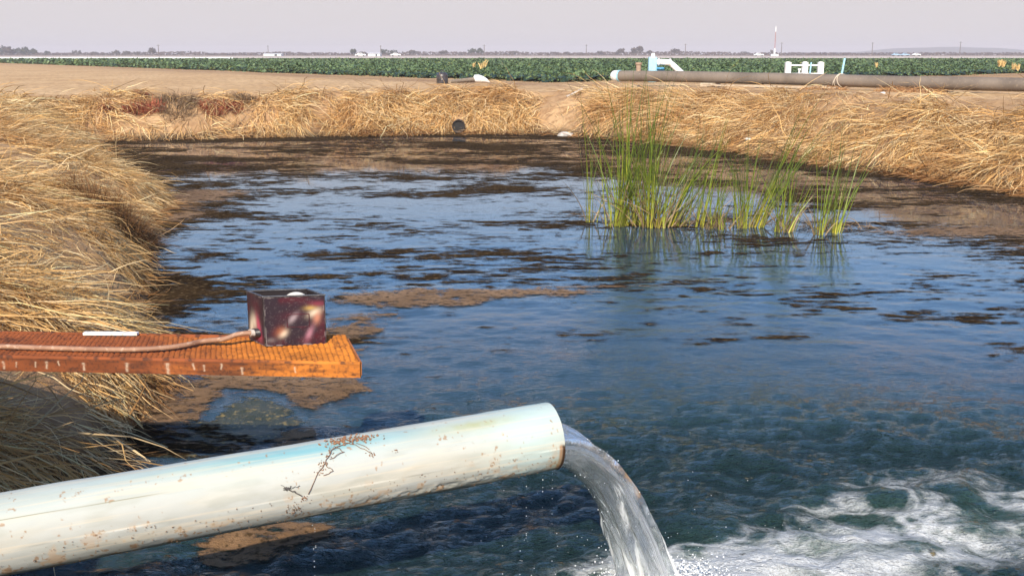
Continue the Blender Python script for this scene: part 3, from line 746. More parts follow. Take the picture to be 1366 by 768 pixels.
for px in (878, 893):
    mb = MB(); mb.tube([(lx(px) - .03, 0, zE + .015), (lx(px) + .03, 0, zE + .01)], .16, 18); mb.build('flange', m_whitepaint, root, True)
tag(root, 'light blue valve stand with white elbow pipe sloping down behind the pipeline', 'valve stand')

# white three post manifold
dep = 42.0; s_ = dep / F; base = D(1073, 99, dep); gz = tz(base[0], base[1]); root = empty('manifold', (base[0], base[1], gz))
def mz(py): return H + (72 - py) * s_ - gz
for px in (1050.5, 1073, 1094):
    mb = MB(); mb.box(((px - 1073) * s_, 0, mz(83) / 2 - .02), (.22, .22, mz(83) + .04)); mb.tube([((px - 1073) * s_, 0, mz(83)), ((px - 1073) * s_, 0, mz(82.2))], .09, 12)
    mb.build('post', m_whitepaint, root, bevel=.025)
for py, rd in ((87, .035), (98.5, .05)):
    for x0, x1 in ((1054, 1069.5), (1076.5, 1090.5)):
        mb = MB(); mb.tube([((x0 - 1073) * s_, 0, mz(py)), ((x1 - 1073) * s_, 0, mz(py))], rd, 10); mb.build('crossbar', m_whitepaint, root, True)
mb = MB(); mb.tube([((1066 - 1073) * s_, 0, mz(98)), ((1066 - 1073) * s_, 0, mz(92))], .035, 8); mb.box(((1066 - 1073) * s_, 0, mz(92)), (.12, .06, .05)); mb.build('tap', m_whitepaint, root)
mb = MB(); mb.tube([((1079 - 1073) * s_, -.14, mz(99)), ((1080 - 1073) * s_, -.14, mz(83))], .03, 8); mb.build('blue_rod', m_ltblue, root)
tag(root, 'white three post irrigation manifold with crossbars behind the pipeline', 'manifold')
p0, p1 = D(1121, 98, 42), D(1127, 78, 42); mb = MB(); mb.tube([(0, 0, -.5), tuple((p1 - p0))], .04, 8)
tag(mb.build('marker_stake', m_ltblue, smooth=True, loc=tuple(p0)), 'pale blue leaning stake at the edge of the crop', 'stake')

# black drum, low pipe and white sack on the far bank
bx, by = GT(590, 112); gz = tz(bx, by); s_ = by / F
m_blk = simple('black_plastic', (.035, .032, .034), (.06, .05, .05), 7, .32, .5)
root = empty('drum', (bx, by, gz)); h_ = 15 * s_; r_ = 7.6 * s_
mb = MB(); zs = [-.05, 0, .12, .3, .33, .36, .6, .75, .82, .9, .96, 1.0]; rs = [.9, .98, 1, .98, 1.03, .98, 1, .97, .9, .78, .5, .06]
mb.tube([(.01 * math.sin(i * 3), 0, z * h_) for i, z in enumerate(zs)], [r_ * k for k in rs], 20); mb.build('body', m_blk, root, True)
mb = MB(); mb.tube([(r_ * .1 + r_ * .35 * math.cos(t), 0, h_ * .94 + .10 * math.sin(t)) for t in np.linspace(0, math.pi, 8)], .02, 6); mb.build('handle', m_blk, root, True)
tag(root, 'black crumpled plastic drum standing at the edge of the green crop', 'drum')
e0 = np.array([*GT(600, 111), 0]); e1 = np.array([*GT(633, 110), 0]); m_greyp = simple('grey_pipe', (.30, .23, .16))
e0[2] = tz(e0[0], e0[1]) + .06; e1[2] = tz(e1[0], e1[1]) + .14
mb = MB(); mb.tube([(0, 0, 0), tuple((e1 - e0))], [.09, .12], 14); tag(mb.build('irrigation_pipe', m_greyp, smooth=True, loc=tuple(e0)), 'short dusty pipe lying between the drum and the white sack', 'pipe')
wd = .36; mb = MB()
mb.tube([(0, 0, .02), (.04, 0, .04), (.22, 0, .04), (.42, 0, .0), (.62, 0, -.06), (.80, 0, -.14)], [.10, .19, .20, .17, .11, .02], 16)
tag(mb.build('sack', m_white, smooth=True, loc=(e1[0] - .02, e1[1], e1[2])), 'white sack tied over the end of a dusty pipe', 'sack')
# board sticking out of the bank, culvert, stone
g0 = GT(755, 130); p0 = np.array([*g0, tz(*g0) + .06]); dd_ = p0[1] * CP; p1 = D(777, 121.5, dd_ + .5)
mb = MB(); dz = (p1 - p0); L_ = np.linalg.norm(dz); mb.box((0, 0, 0), (L_, .14, .04), math.atan2(dz[1], dz[0]), -.42)
tag(mb.build('board', simple('grey_board', (.55, .47, .38)), bevel=.005, loc=tuple((p0 + p1) / 2 + np.array([0, 0, .02]))), 'short pale board propped on the bare soil of the far bank', 'board')
cx, cy = GT(612, 171); cy += .02
root = empty('culvert', (cx, cy, H + (ray(612, 168)[2] / ray(612, 168)[1]) * cy)); mb = MB()
m_cul = simple('dark_steel', (.05, .04, .035), None, 5, .6)
n = 40; v = []; fc = []
prof = [(-.35 + .08 * i, .22 + (.012 if i % 2 else 0)) for i in range(14)] + [(.70, .20), (-.34, .20)]
for (yy, rr_) in prof:
    for k in range(24):
        a = k / 24 * 6.2832; v.append((rr_ * math.cos(a), yy, rr_ * math.sin(a)))
for i in range(len(prof) - 1):
    for k in range(24): fc.append((i * 24 + k, i * 24 + (k + 1) % 24, (i + 1) * 24 + (k + 1) % 24, (i + 1) * 24 + k))
i = len(prof) - 1
for k in range(24): fc.append((i * 24 + k, i * 24 + (k + 1) % 24, (k + 1) % 24, k))
mb.add(v, fc); mb.build('barrel', m_cul, root, True)
mb = MB(); mb.tube([(0, -.29, 0), (0, -.23, 0)], .202, 20); mb.build('mouth_shade', simple('shade_black', (.008, .006, .005)), root)  # black disc standing in for the shade inside the culvert
tag(root, 'dark round culvert mouth in the straw of the far bank', 'culvert')
def stone(px, py, z, s, mat, label):
    x, y = GT(px, py) if z > .1 else G(px, py, z); mb = MB()
    v, f = [], []
    for i in range(7):
        for k in range(10):
            th = math.pi * i / 6; ph = 2 * math.pi * k / 10; rr = s * (.8 + .3 * random.random())
            v.append((rr * 1.3 * math.sin(th) * math.cos(ph), rr * math.sin(th) * math.sin(ph), rr * .55 * math.cos(th)))
    for i in range(6):
        for k in range(10): f.append((i * 10 + k, i * 10 + (k + 1) % 10, (i + 1) * 10 + (k + 1) % 10, (i + 1) * 10 + k))
    mb.add(v, f); o = mb.build('stone', mat, smooth=True, loc=(x, y, max(tz(x, y), 0) + s * .15)); tag(o, label, 'stone')
m_stone = simple('pale_stone', (.60, .56, .50))
stone(754, 181, 0.02, .22, m_stone, 'pale stone at the waterline below the propped board')
stone(998, 187, .5, .10, m_stone, 'small white stone on the right bank behind the reeds')
stone(1178, 125, 1.6, .07, m_stone, 'tiny white stone on bare soil below the pipeline')

# red weeds on the far bank
m_weed = vcol('weed', rough=.8, bs=0, spec=.1, trans=.1)
def weed(name, px, py, z, s, col, n, label, cat, flat=.6, w=(.012, .022), k_=.72):
    x0, y0 = GT(px, py); s = s * k_; z0 = tz(x0, y0)
    an = rng.uniform(0, 6.28, n); r_ = rng.random(n) ** .6 * s / k_
    x = x0 + np.cos(an) * r_ * .7; y = y0 + np.sin(an) * r_ * .6
    T = np.stack([np.cos(an + rng.normal(0, .8, n)), np.sin(an + rng.normal(0, .8, n)), rng.uniform(.1, 1.3, n)], 1); T /= np.linalg.norm(T, axis=1)[:, None]
    N = np.tile([0, 0, 1.], (n, 1)) ; N = N - T * (N * T).sum(1)[:, None]; N /= np.linalg.norm(N, axis=1)[:, None]
    c = np.array(col)[None] * rng.uniform(.5, 1.4, n)[:, None]
    ribbons(name, np.stack([x, y, terrain(x, y) + rng.random(n) * s * flat * .4], 1), T, N, rng.uniform(.25, .7, n) * s, rng.uniform(*w, n), np.abs(rng.normal(.3, .3, n)), np.abs(rng.normal(.4, .2, n)), c, m_weed, label, cat, kind=None)
RED = (.30, .09, .05)
for (px, py, z, s, lab) in [(178, 150, .7, .5, 'left red leaved weed on the far left bank'), (203, 148, .75, .62, 'bright red leaved weed left of the bare dark patch on the far bank'), (285, 148, .75, .65, 'red leaved weed in the middle of the far left bank'),
                            (312, 146, .8, .45, 'small red brown weed left of the long straw stretch on the far bank'), (188, 127, 1.3, .35, 'low red weed on the top edge of the far left bank'), (142, 146, .8, .3, 'smallest red weed at the left end of the far bank')]:
    weed('red_weed', px, py, z, s, RED, 420, lab, 'weed')
BRD = (.24, .16, .095)
for (px, py, z, s, lab) in [(235, 155, .6, .8, 'grey brown dead weed left of centre on the bare far bank'), (250, 138, 1.0, .7, 'upper grey brown dead weed on the bare far bank'), (325, 135, 1.1, .6, 'dead weed on the brow at the left end of the long straw stretch'), (222, 135, 1.1, .5, 'small dead weed above the bright red one')]:
    weed('dead_weed', px, py, z, s, BRD, 380, lab, 'weed')
weed('dead_bush', 145, 290, .75, .75, (.22, .115, .05), 1900, 'dark rusty brown dead bush on the left bank slope', 'bush', w=(.004, .008), k_=1)
weed('dead_bush', 172, 315, .45, .5, (.13, .07, .035), 1100, 'small dark brown dead bush at the waterline side of the left bank', 'bush', w=(.004, .008), k_=1)

# dry stalks above the crop
for (px, py, h_, lab) in [(632, 86, .32, 'small yellow dead stalk in the crop above the white sack'), (643, 87, .5, 'wide yellow dead stalk in the crop right of the smaller one'), (647, 84, .42, 'taller pale stalk beside the wide yellow one'),
                          (1169, 86, .4, 'yellow dead stalk in the crop above the rope joint'), (1334, 83, .5, 'left one of two tan stalks near the right edge of the crop'), (1339, 83, .5, 'right one of two tan stalks near the right edge of the crop'),
                          (1352, 87, .5, 'tan stalk nearer the right edge of the photo'), (1358, 88, .45, 'lowest tan stalk at the right edge of the photo')]:
    dist = 70.; r = ray(px, py); x = r[0] / r[1] * dist; zc = H + r[2] / r[1] * dist
    n = 26; an = rng.uniform(0, 6.28, n)
    T = np.stack([np.cos(an) * .22, np.sin(an) * .22, np.ones(n)], 1); T /= np.linalg.norm(T, axis=1)[:, None]; N = np.stack([np.cos(an), np.sin(an), -.35 + 0 * an], 1); N /= np.linalg.norm(N, axis=1)[:, None]
    c = np.array([.62, .45, .20])[None] * rng.uniform(.8, 1.2, n)[:, None]
    zb = terrain(np.array([x]), np.array([dist]))[0]
    ribbons('dead_stalk', np.tile([x, dist, zc - h_ * .5], (n, 1)) + rng.normal(0, .04, (n, 3)), T, N, rng.uniform(.5, 1.0, n) * h_ * 1.0, rng.uniform(.05, .09, n), np.full(n, .1), np.full(n, -.05), c, m_weed, lab, 'dead stalk', kind=None)

# ------------------------------------------------------------ reeds
m_reed = vcol('reed_leaf', rough=.45, bs=0, spec=.4, trans=.25)
def reeds(px, py, n, hmax, lean, spread, label, dead=.2, dstem=6):
    n = int(n * 1.75)
    x0, y0 = G(px, py); root = empty('reed_clump', (x0, y0, 0))
    def make(name, n, green, hm):
        an = rng.uniform(0, 6.28, n); r_ = rng.random(n) ** .7 * spread
        P = np.stack([np.cos(an) * r_ * 1.55, np.sin(an) * r_ * 1.1, np.full(n, -.08)], 1)
        lx_ = lean + rng.normal(0, .095, n) + np.cos(an) * .04; ly_ = rng.normal(0, .1, n)
        L = hm * 1.42 * rng.uniform(.28, 1.0, n) ** .75
        if not green: lx_ = lx_ * 1.5 + rng.normal(0, .30, n); L = L * .62
        T = np.stack([lx_, ly_, np.ones(n)], 1); T /= np.linalg.norm(T, axis=1)[:, None]
        sgn = np.sign(lx_ + rng.normal(0, .12, n))
        N = np.stack([sgn, rng.normal(0, .4, n), -lx_ * sgn], 1); N -= T * (N * T).sum(1)[:, None]; N /= np.linalg.norm(N, axis=1)[:, None]
        seg = 7; s = np.linspace(0, 1, seg + 1)
        if green:
            g0, g1, g2 = np.array([.40, .40, .06]), np.array([.19, .25, .028]), np.array([.055, .085, .016])
            k = rng.uniform(.7, 1.25, n)[:, None, None]
            cc = np.where((s < .3)[None, :, None], g0 + (g1 - g0) * (s / .3)[None, :, None], g1 + (g2 - g1) * ((s - .3) / .7)[None, :, None]) * k
            cc = cc * np.where((rng.random(n) < .25)[:, None, None], np.array([1.5, 1.25, .9]), 1)
        else:
            cc = np.tile((np.array([.34, .24, .13])[None] * rng.uniform(.3, 1.2, n)[:, None])[:, None, :], (1, seg + 1, 1))
        bend = np.abs(rng.normal(.03, .07, n)) if green else np.abs(rng.normal(.25, .3, n))
        if green: bend[rng.random(n) < .14] += .32
        ribbons(name, P, T, N, L, rng.uniform(.011, .025, n), np.zeros(n), -bend, cc, m_reed, None, None, parent=root, seg=seg, swerve=rng.normal(0, .04, n))
    make('green_leaves', n, True, hmax)
    if dstem: make('dead_leaves', int(dstem * 1.6), False, hmax * .8)
    tag(root, label, 'reeds', 'reed clumps standing in the pond')
reeds(787, 297, 9, 1.75, .02, .07, 'narrow upright reed clump, leftmost and alone in the pond', dstem=3)
reeds(822, 302, 34, 1.55, .10, .14, 'left end clump of the dense reed stand leaning right', dstem=10)
reeds(848, 300, 48, 2.15, .02, .19, 'tallest and densest green reed clump of the stand', dstem=16)
reeds(873, 303, 34, 1.75, .02, .16, 'reed clump with brown dead stems right of the tallest clump', dstem=46)
reeds(897, 302, 22, 1.35, .30, .12, 'golden based reed clump fanning to the right', dstem=22)
reeds(938, 303, 20, 1.5, .14, .16, 'thin reed clump with long blades arching over to the right', dstem=14)
reeds(958, 305, 6, .8, .0, .18, 'low tangled dead reeds between the two halves of the stand', dstem=30)
reeds(989, 304, 24, 1.25, .02, .10, 'upright bright green clump at the middle of the right half', dstem=10)
reeds(1007, 303, 24, 1.85, .30, .09, 'reed clump leaning far right with a tall dark blade', dstem=8)
reeds(1045, 309, 22, 1.2, .10, .11, 'short fan of green reeds behind the drooping dead straw', dstem=24)
reeds(1094, 313, 12, 1.25, .05, .07, 'reed clump with a rotten brown foot at the right end', dstem=16)
reeds(1111, 311, 15, 1.45, .05, .08, 'rightmost bright green reed clump', dstem=3)
# tangled dead reeds lying in the water
def tangle(px, py, s, n, label):
    x0, y0 = G(px, py); an = rng.uniform(0, 6.28, n)
    P = np.stack([x0 + rng.normal(0, s, n), y0 + rng.normal(0, s * .5, n), rng.uniform(0, .05, n)], 1)
    T = np.stack([np.cos(an), np.sin(an) * .5, rng.uniform(-.05, .35, n)], 1); T /= np.linalg.norm(T, axis=1)[:, None]
    N = np.tile([0, 0, 1.], (n, 1)); c = np.array([.25, .17, .10])[None] * rng.uniform(.4, 1.3, n)[:, None]
    ribbons('dead_reed_tangle', P, T, N, rng.uniform(.15, .6, n), rng.uniform(.006, .014, n), rng.uniform(.2, .7, n), rng.uniform(.5, 1.0, n), c, m_weed, label, 'dead reeds', kind=None, seg=5)
tangle(960, 300, .35, 60, 'broken dead reeds lying between the reed clumps')
tangle(1065, 303, .35, 70, 'grey dead reed litter left of the two right clumps')
tangle(1135, 305, .22, 60, 'round tangle of grey dead reeds right of the last clump')
tangle(780, 290, .15, 16, 'few dead stems beside the lone left reed clump')
# single stalk at the left bank
mb = MB(); gx0, gy0_ = G(155, 215, .15)
mb.tube([(0, 0, -.2), (.03, 0, .35), (.12, 0, .7)], [.008, .006, .002], 5); tag(mb.build('grass_stalk', simple('stalk', (.5, .36, .18)), loc=(gx0, gy0_, .25)), 'single thin straw stalk sticking up beyond the left bank', 'stalk')

# ------------------------------------------------------------ rusty walkway
ZD = 1.19                                   # top of the deck
nl_, nr_ = np.array(G(0, 476, ZD)), np.array(G(479, 485, ZD)); fl_, fr_ = np.array(G(0, 441, ZD)), np.array(G(461, 452, ZD))
ux = (nr_ - nl_) / np.linalg.norm(nr_ - nl_); wrot = math.atan2(ux[1], ux[0]); uy = np.array([-ux[1], ux[0]])
LEN = np.linalg.norm(nr_ - nl_) + 1.9; WID = float(np.dot(fr_ - nr_, uy)); skew = float(np.dot(fr_ - nr_, ux))
root = empty('rusty_walkway', (nr_[0], nr_[1], ZD), wrot); walk = root      # local x runs to -LEN (landwards), y across
nx_, ny_ = 1150, 130
u = np.linspace(-LEN, 0, nx_); v_ = np.linspace(0, WID, ny_); U, Vv = np.meshgrid(u, v_)
pitchx, pitchy = .052, .028
ux_ = U / .030 + .22 * (fbm(U / .05, Vv / .05, 2, 3) - .5) + .6 * (fbm(U / .5, Vv / .3, 2, 4) - .5); fx_ = ux_ % 1
uy_ = (Vv / .034 + .5 * (np.floor(ux_) % 2) + .25 * (fbm(U / .04, Vv / .04, 2, 6) - .5)) % 1
sx1 = 1 - np.abs(2 * fx_ - 1) ** 2.2
hgt = (.45 + .55 * sx1) * np.where(uy_ < .72, (uy_ / .72) ** .8, 1 - (uy_ - .72) / .28)
warp = .018 * sstep(-.5, 0, U) * sstep(WID * .3, WID, Vv) - .006 * np.exp(-((U + .9) / .5) ** 2) + .006 * (fbm(U / .3, Vv / .3, 2, 8) - .5)
ZZ = hgt * .0095 + warp
ru = fbm(U / .16, Vv / .1, 4, 14); ru2 = fbm(U / .02, Vv / .02, 3, 15); endb = sstep(-1.25, -.15, U + Vv * .3 + (ru - .5) * .5)
c1 = np.array([.26, .070, .018]); c2 = np.array([.50, .165, .020]); cdk = np.array([.045, .016, .008])
cc = c1 + (c2 - c1) * endb[..., None]; cc = cc * (.6 + .75 * ru[..., None])
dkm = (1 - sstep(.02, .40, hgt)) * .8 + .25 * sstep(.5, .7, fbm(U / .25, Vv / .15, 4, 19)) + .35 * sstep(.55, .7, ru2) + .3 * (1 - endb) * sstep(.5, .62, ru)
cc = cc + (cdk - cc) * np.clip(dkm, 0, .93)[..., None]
m_rust = vcol('rusty_steel', rough=.75, bs=.35, bscale=180, bdist=.002, spec=.3)
Cc = np.concatenate([cc, np.ones(cc.shape[:2] + (1,))], 2).reshape(-1, 4)
xx = U + skew * Vv / WID * sstep(-LEN, 0, U) * 1.0
np_mesh('deck', np.stack([xx.ravel(), Vv.ravel(), ZZ.ravel()], 1), grid_quads(nx_, ny_), m_rust, smooth=False, attrs={'col': Cc}, parent=root)
# side rails: angle irons with a rolled top
def rail(name, y0, depth, hgt_, sign):
    nu = 500; prof = [(0, .012), (0 - sign * .004, .004), (-sign * .006, -.004), (-sign * .006, -hgt_ + .006), (-sign * .002, -hgt_), (sign * .008, -hgt_), (sign * .010, -hgt_ + .004), (sign * .010, -.012), (sign * depth, -.012), (sign * depth, -.004), (sign * .01, -.003), (sign * .008, .010)]
    uu = np.linspace(-LEN, .006 + (0 if sign > 0 else skew), nu); V = []; C = []
    for j, (a, b) in enumerate(prof):
        wv = (fbm(uu / .35, uu * 0 + j, 2, 9) - .5) * .003
        V.append(np.stack([uu, y0 + a + wv, b + 0 * uu], 1))
    V = np.stack(V, 1).reshape(-1, 3)
    k = len(prof); iu, ik = np.meshgrid(np.arange(nu - 1), np.arange(k), indexing='ij'); a = (iu * k + ik).ravel(); b = (iu * k + (ik + 1) % k).ravel()
    Q = np.stack([a, b, b + k, a + k], 1)
    x, zz = V[:, 0], V[:, 2]
    r1 = fbm(x / .25, zz / .05, 4, 51); r2 = fbm(x / .03, zz / .03, 3, 52); e = sstep(-.8, 0, x)
    c = np.array([.24, .062, .016]) + (np.array([.50, .16, .018]) - np.array([.24, .062, .016])) * e[:, None]
    c = c * (.5 + .95 * r1[:, None]); c = c + (np.array([.05, .02, .012]) - c) * (sstep(.56, .7, r2) * .8)[:, None]
    return V, Q, np.concatenate([c, np.ones((len(c), 1))], 1), k, nu
V, Q, C, k, nu = rail('f', 0, .045, .078, 1)
# denser face so the droppings and scratches can be drawn in
fu = np.linspace(-LEN, .006, 1600); fz = np.linspace(-.0765, -.003, 40); FU, FZ = np.meshgrid(fu, fz)
r1 = fbm(FU / .25, FZ / .04, 4, 51); r2 = fbm(FU / .012, FZ / .012, 3, 52); e = sstep(-1.1, -.1, FU + (r1 - .5))
ca_, cb_ = np.array([.19, .052, .016]), np.array([.44, .14, .020])
cc = (ca_ + (cb_ - ca_) * e[..., None]) * (.45 + 1.05 * r1[..., None]); cc = cc + (np.array([.05, .02, .012]) - cc) * np.clip(sstep(.50, .75, r2) * .40 + .5 * sstep(.5, .7, fbm(FU / .12, FZ / .03, 4, 58)), 0, .8)[..., None]
for (px, s_) in [(5, .5), (22, .15), (48, .2), (63, .45), (113, .5), (172, .65), (226, .85), (261, .35), (275, .3), (298, .25), (325, .45), (80, .15), (395, .2)]:
    xp = -(479 - px) / 479 * (LEN - 1.9) ; L_ = .02 + .045 * s_; topz = -.012 - random.random() * .02
    wob = (fbm(FZ / .02, FU * 0 + px, 2, 66) - .5) * .010
    band_ = np.exp(-((FU - xp - wob) / (.003 + .006 * s_ * (1 + .6 * (FZ > topz - .01)))) ** 2) * (FZ < topz + .004) * (FZ > topz - L_)
    band_ *= .5 + .8 * fbm(FU / .008, FZ / .015, 2, 70)
    cc = cc + (np.array([.62, .50, .36]) - cc) * np.clip(band_ * .6 * (.3 + 1.2 * fbm(FU / .006, FZ / .006, 2, 99)), 0, .5)[..., None]
np_mesh('side_rail', V, Q, m_rust, attrs={'col': C}, parent=root)
np_mesh('rail_face', np.stack([FU.ravel(), np.full(FU.size, -.0075) + (fbm(FU / .35, FU * 0, 2, 9).ravel() - .5) * .003, FZ.ravel()], 1), grid_quads(1600, 40)[:, ::-1], m_rust, attrs={'col': np.concatenate([cc, np.ones(cc.shape[:2] + (1,))], 2).reshape(-1, 4)}, parent=root)
V, Q, C, k, nu = rail('b', WID + .004, .045, .078, -1)
np_mesh('side_rail', V, Q, m_rust, attrs={'col': C}, parent=root)
mb = MB()
for t in np.arange(-LEN + .3, -.05, .62): mb = MB().box((t + skew * .5, WID / 2, -.035), (.05, WID - .03, .04)); mb.build('cross_member', simple('brown_steel', (.10, .04, .02)), root)
mb = MB(); mb.box((.010 + skew / 2, WID / 2, -.03), (.010, WID + .012, .075), math.atan2(-skew, WID)); mb.build('end_plate', simple('orange_rust', (.42, .14, .02), (.30, .085, .02), 12), root)
tag(root, 'rust orange expanded metal walkway reaching out over the pond from the left bank', 'walkway')

# white bar on the far edge of the deck
w0, w1 = np.array(G(112, 443.5, ZD + .02)), np.array(G(184, 444, ZD + .02)); mb = MB(); mb.box((0, 0, 0), (float(np.linalg.norm(w1 - w0)), .035, .016), math.atan2(*(w1 - w0)[::-1]))
tag(mb.build('white_bar', m_whitepaint, bevel=.002, loc=(*((w0 + w1) / 2), ZD + .016)), 'short white plastic bar lying along the far edge of the walkway', 'bar')

# ------------------------------------------------------------ painted box
def wp(px, py, z=ZD + .012): return np.array([*G(px, py, z)])
fl, fr, bl = wp(354, 461.2), wp(435.8, 458), wp(332.5, 451.5)
bux = (fr - fl) / np.linalg.norm(fr - fl); brot = math.atan2(bux[1], bux[0]); BW = float(np.linalg.norm(fr - fl)); BD = float(np.dot(bl - fl, np.array([-bux[1], bux[0]]))) ; BK = float(np.dot(bl - fl, bux)) / BD; print('BOX', BW, BD, BK); BH = BW * .83
root = empty('painted_box', (fl[0], fl[1], ZD + .009), brot); box_root = root
def paintcol(a, b, seed):                   # a,b in 0..1 over a panel
    n1 = fbm(a * 3, b * 3, 4, seed); n2 = fbm(a * 9, b * 9, 4, seed + 3)
    base = np.array([.022, .012, .018]); mar = np.array([.07, .006, .012])
    c = base + (mar - base) * (sstep(.58, .80, n1) * .7)[..., None]
    return c, n1, n2
def spot(c, a, b, ca, cb, sa_, sb_, th, col, amt):
    x = (a - ca) * math.cos(th) + (b - cb) * math.sin(th); y = -(a - ca) * math.sin(th) + (b - cb) * math.cos(th)
    m = np.exp(-(x / sa_) ** 2 - (y / sb_) ** 2) * amt
    return c + (np.array(col) - c) * m[..., None]
CRM, YEL, MAR = (.62, .50, .36), (.62, .40, .10), (.085, .008, .016)
def panel(name, o, du, dv_, dn, spots, seed, n=90, outer=True):
    a = np.linspace(0, 1, n); Aa, Bb = np.meshgrid(a, a); c, n1, n2 = paintcol(Aa, Bb, seed)
    for s in spots: c = spot(c, Aa, Bb, *s)
    edge = np.minimum(np.minimum(Aa, 1 - Aa), np.minimum(Bb, 1 - Bb)); wear = (edge < .018 + .02 * (n2 - .4)) * sstep(.42, .58, n2) * .45
    scr = sstep(.72, .78, fbm(Aa * 60, Bb * 60, 3, seed + 9)) * .25
    c = c + (np.array([.35, .30, .28]) - c) * np.clip(wear + scr, 0, 1)[..., None]
    o, du, dv_, dn = map(np.array, (o, du, dv_, dn))
    P = o + Aa[..., None] * du + Bb[..., None] * dv_; t = .006
    F_ = P.reshape(-1, 3); Bk = (P - dn * t).reshape(-1, 3); V = np.concatenate([F_, Bk]); q = grid_quads(n, n); nn = n * n
    rim = []
    idx = lambda i, j: j * n + i
    for i in range(n - 1): rim += [(idx(i, 0), idx(i + 1, 0), idx(i + 1, 0) + nn, idx(i, 0) + nn), (idx(i, n - 1), idx(i + 1, n - 1), idx(i + 1, n - 1) + nn, idx(i, n - 1) + nn), (idx(0, i), idx(0, i + 1), idx(0, i + 1) + nn, idx(0, i) + nn), (idx(n - 1, i), idx(n - 1, i + 1), idx(n - 1, i + 1) + nn, idx(n - 1, i) + nn)]
    C = np.concatenate([c.reshape(-1, 3), np.tile([.02, .015, .016], (nn, 1))]); C = np.concatenate([C, np.ones((len(C), 1))], 1)
    return np_mesh(name, V, np.concatenate([q, q + nn, np.array(rim)]), m_paint, smooth=False, attrs={'col': C}, parent=root)
m_paint = vcol('spray_paint', rough=.38, bs=.25, bscale=90, bdist=.002)
tf = .004
fspots = [(.82, .66, .12, .07, .6, CRM, .95), (.76, .76, .10, .05, .1, YEL, .6), (.86, .55, .06, .12, -.2, (.5, .2, .12), .8), (.30, .25, .09, .06, .9, CRM, .95), (.25, .30, .10, .07, .9, (.5, .16, .05), .5), (.72, .22, .05, .17, -.35, (.36, .16, .2), .85),
          (.20, .30, .16, .09, 1.1, MAR, .4), (.45, .62, .22, .10, .2, MAR, .4), (.50, .85, .25, .06, 0, MAR, .2), (.47, .56, .05, .12, -.6, (.38, .30, .31), .7), (.88, .84, .14, .06, 0, (.22, .03, .05), .7), (.66, .10, .12, .06, 0, MAR, .5), (.10, .12, .07, .05, 0, (.2, .17, .16), .5)]
panel('front_panel', (0, 0, 0), (BW, 0, 0), (0, 0, BH), (0, -1, 0), fspots, 11)
# raised label outline pressed into the front
mb = MB()
for (a, b, w__, h__) in [(.55, .64, .36, .012), (.55, .38, .36, .012), (.37, .51, .012, .26), (.73, .51, .012, .26)]: mb.box((a * BW, -.0012, b * BH), (w__ * BW, .0022, h__ * BH))
mb.build('pressed_frame', simple('dark_red_paint', (.10, .012, .022), (.03, .01, .014), 30, .4), root)
lsp = [(.42, .42, .15, .16, .5, CRM, .8), (.65, .35, .12, .25, .4, (.42, .06, .10), .9), (.22, .30, .12, .22, -.3, CRM, .9), (.5, .15, .25, .08, 0, (.4, .05, .09), .7), (.5, .8, .3, .12, 0, MAR, .35)]
panel('side_panel', (0, BD, 0), (0, -BD, 0), (0, 0, BH), (-1, 0, 0), lsp, 21)
panel('side_panel', (BW, 0, 0), (0, BD, 0), (0, 0, BH), (1, 0, 0), lsp, 31, 40)
panel('back_panel', (BW, BD, 0), (-BW, 0, 0), (0, 0, BH), (0, 1, 0), [], 41, 40)
m_blackp = simple('black_paint', (.02, .017, .018), (.035, .03, .03), 12, .4)
mb = MB(); mb.box((BW / 2, BD / 2, .008), (BW - .016, BD - .016, .01)); mb.build('floor_panel', m_blackp, root)
mb = MB()
for (c_, s_) in [((BW / 2, .004, BH + .003), (BW + .006, .016, .007)), ((BW / 2, BD - .004, BH + .003), (BW + .006, .016, .007)), ((.004, BD / 2, BH + .003), (.016, BD - .018, .007)), ((BW - .004, BD / 2, BH + .003), (.016, BD - .018, .007))]: mb.box(c_, s_)
mb.build('rim', simple('worn_black_edge', (.05, .045, .045), (.02, .017, .018), 30, .4, spots=(.16, .14, .13)), root, bevel=.0015)
mb = MB(); mb.tube([(-.004, .06, .065), (-.03, .06, .065)], .026, 16); mb.build('fitting', m_blackp, root, True)
mb = MB(); mb.tube([(-.025, .06, .066), (-.05, .06, .068)], .020, 16); mb.build('hose_collar', simple('pale_collar', (.55, .48, .42)), root, True)
for o in box_root.children:                 # the box has been knocked out of square
    me = o.data; co = np.empty(len(me.vertices) * 3, np.float32); me.vertices.foreach_get('co', co); co = co.reshape(-1, 3)
    co[:, 0] += BK * co[:, 1]; me.vertices.foreach_set('co', co.ravel()); me.update()
tag(root, 'open topped box sprayed black, maroon and cream on the end of the walkway', 'box')
mb = MB(); v = []; f = []
for i in range(13):
    th = math.pi * i / 12
    for k in range(24): ph = 2 * math.pi * k / 24; v.append((.072 * math.sin(th) * math.cos(ph), .060 * math.sin(th) * math.sin(ph), .055 * math.cos(th)))
for i in range(12):
    for k in range(24): f.append((i * 24 + k, i * 24 + (k + 1) % 24, (i + 1) * 24 + (k + 1) % 24, (i + 1) * 24 + k))
mb.add(v, f); bc_ = np.array([fl[0], fl[1]]) + bux * BW * .52 + np.array([-bux[1], bux[0]]) * BD * .45
mb.build('float_ball', simple('ivory_plastic', (.78, .72, .62)), smooth=True, loc=(bc_[0], bc_[1], ZD + .009 + BH - .047)); tag(bpy.data.objects['float_ball'], 'ivory float ball peeping out of the painted box', 'float')
mb = MB(); mb.tube([(0, 0, 0), (0, 0, BH - .1)], .02, 10); o = mb.build('float_rod', m_blackp, loc=(0, 0, -(BH - .04) + .015)); o.parent = bpy.data.objects['float_ball']

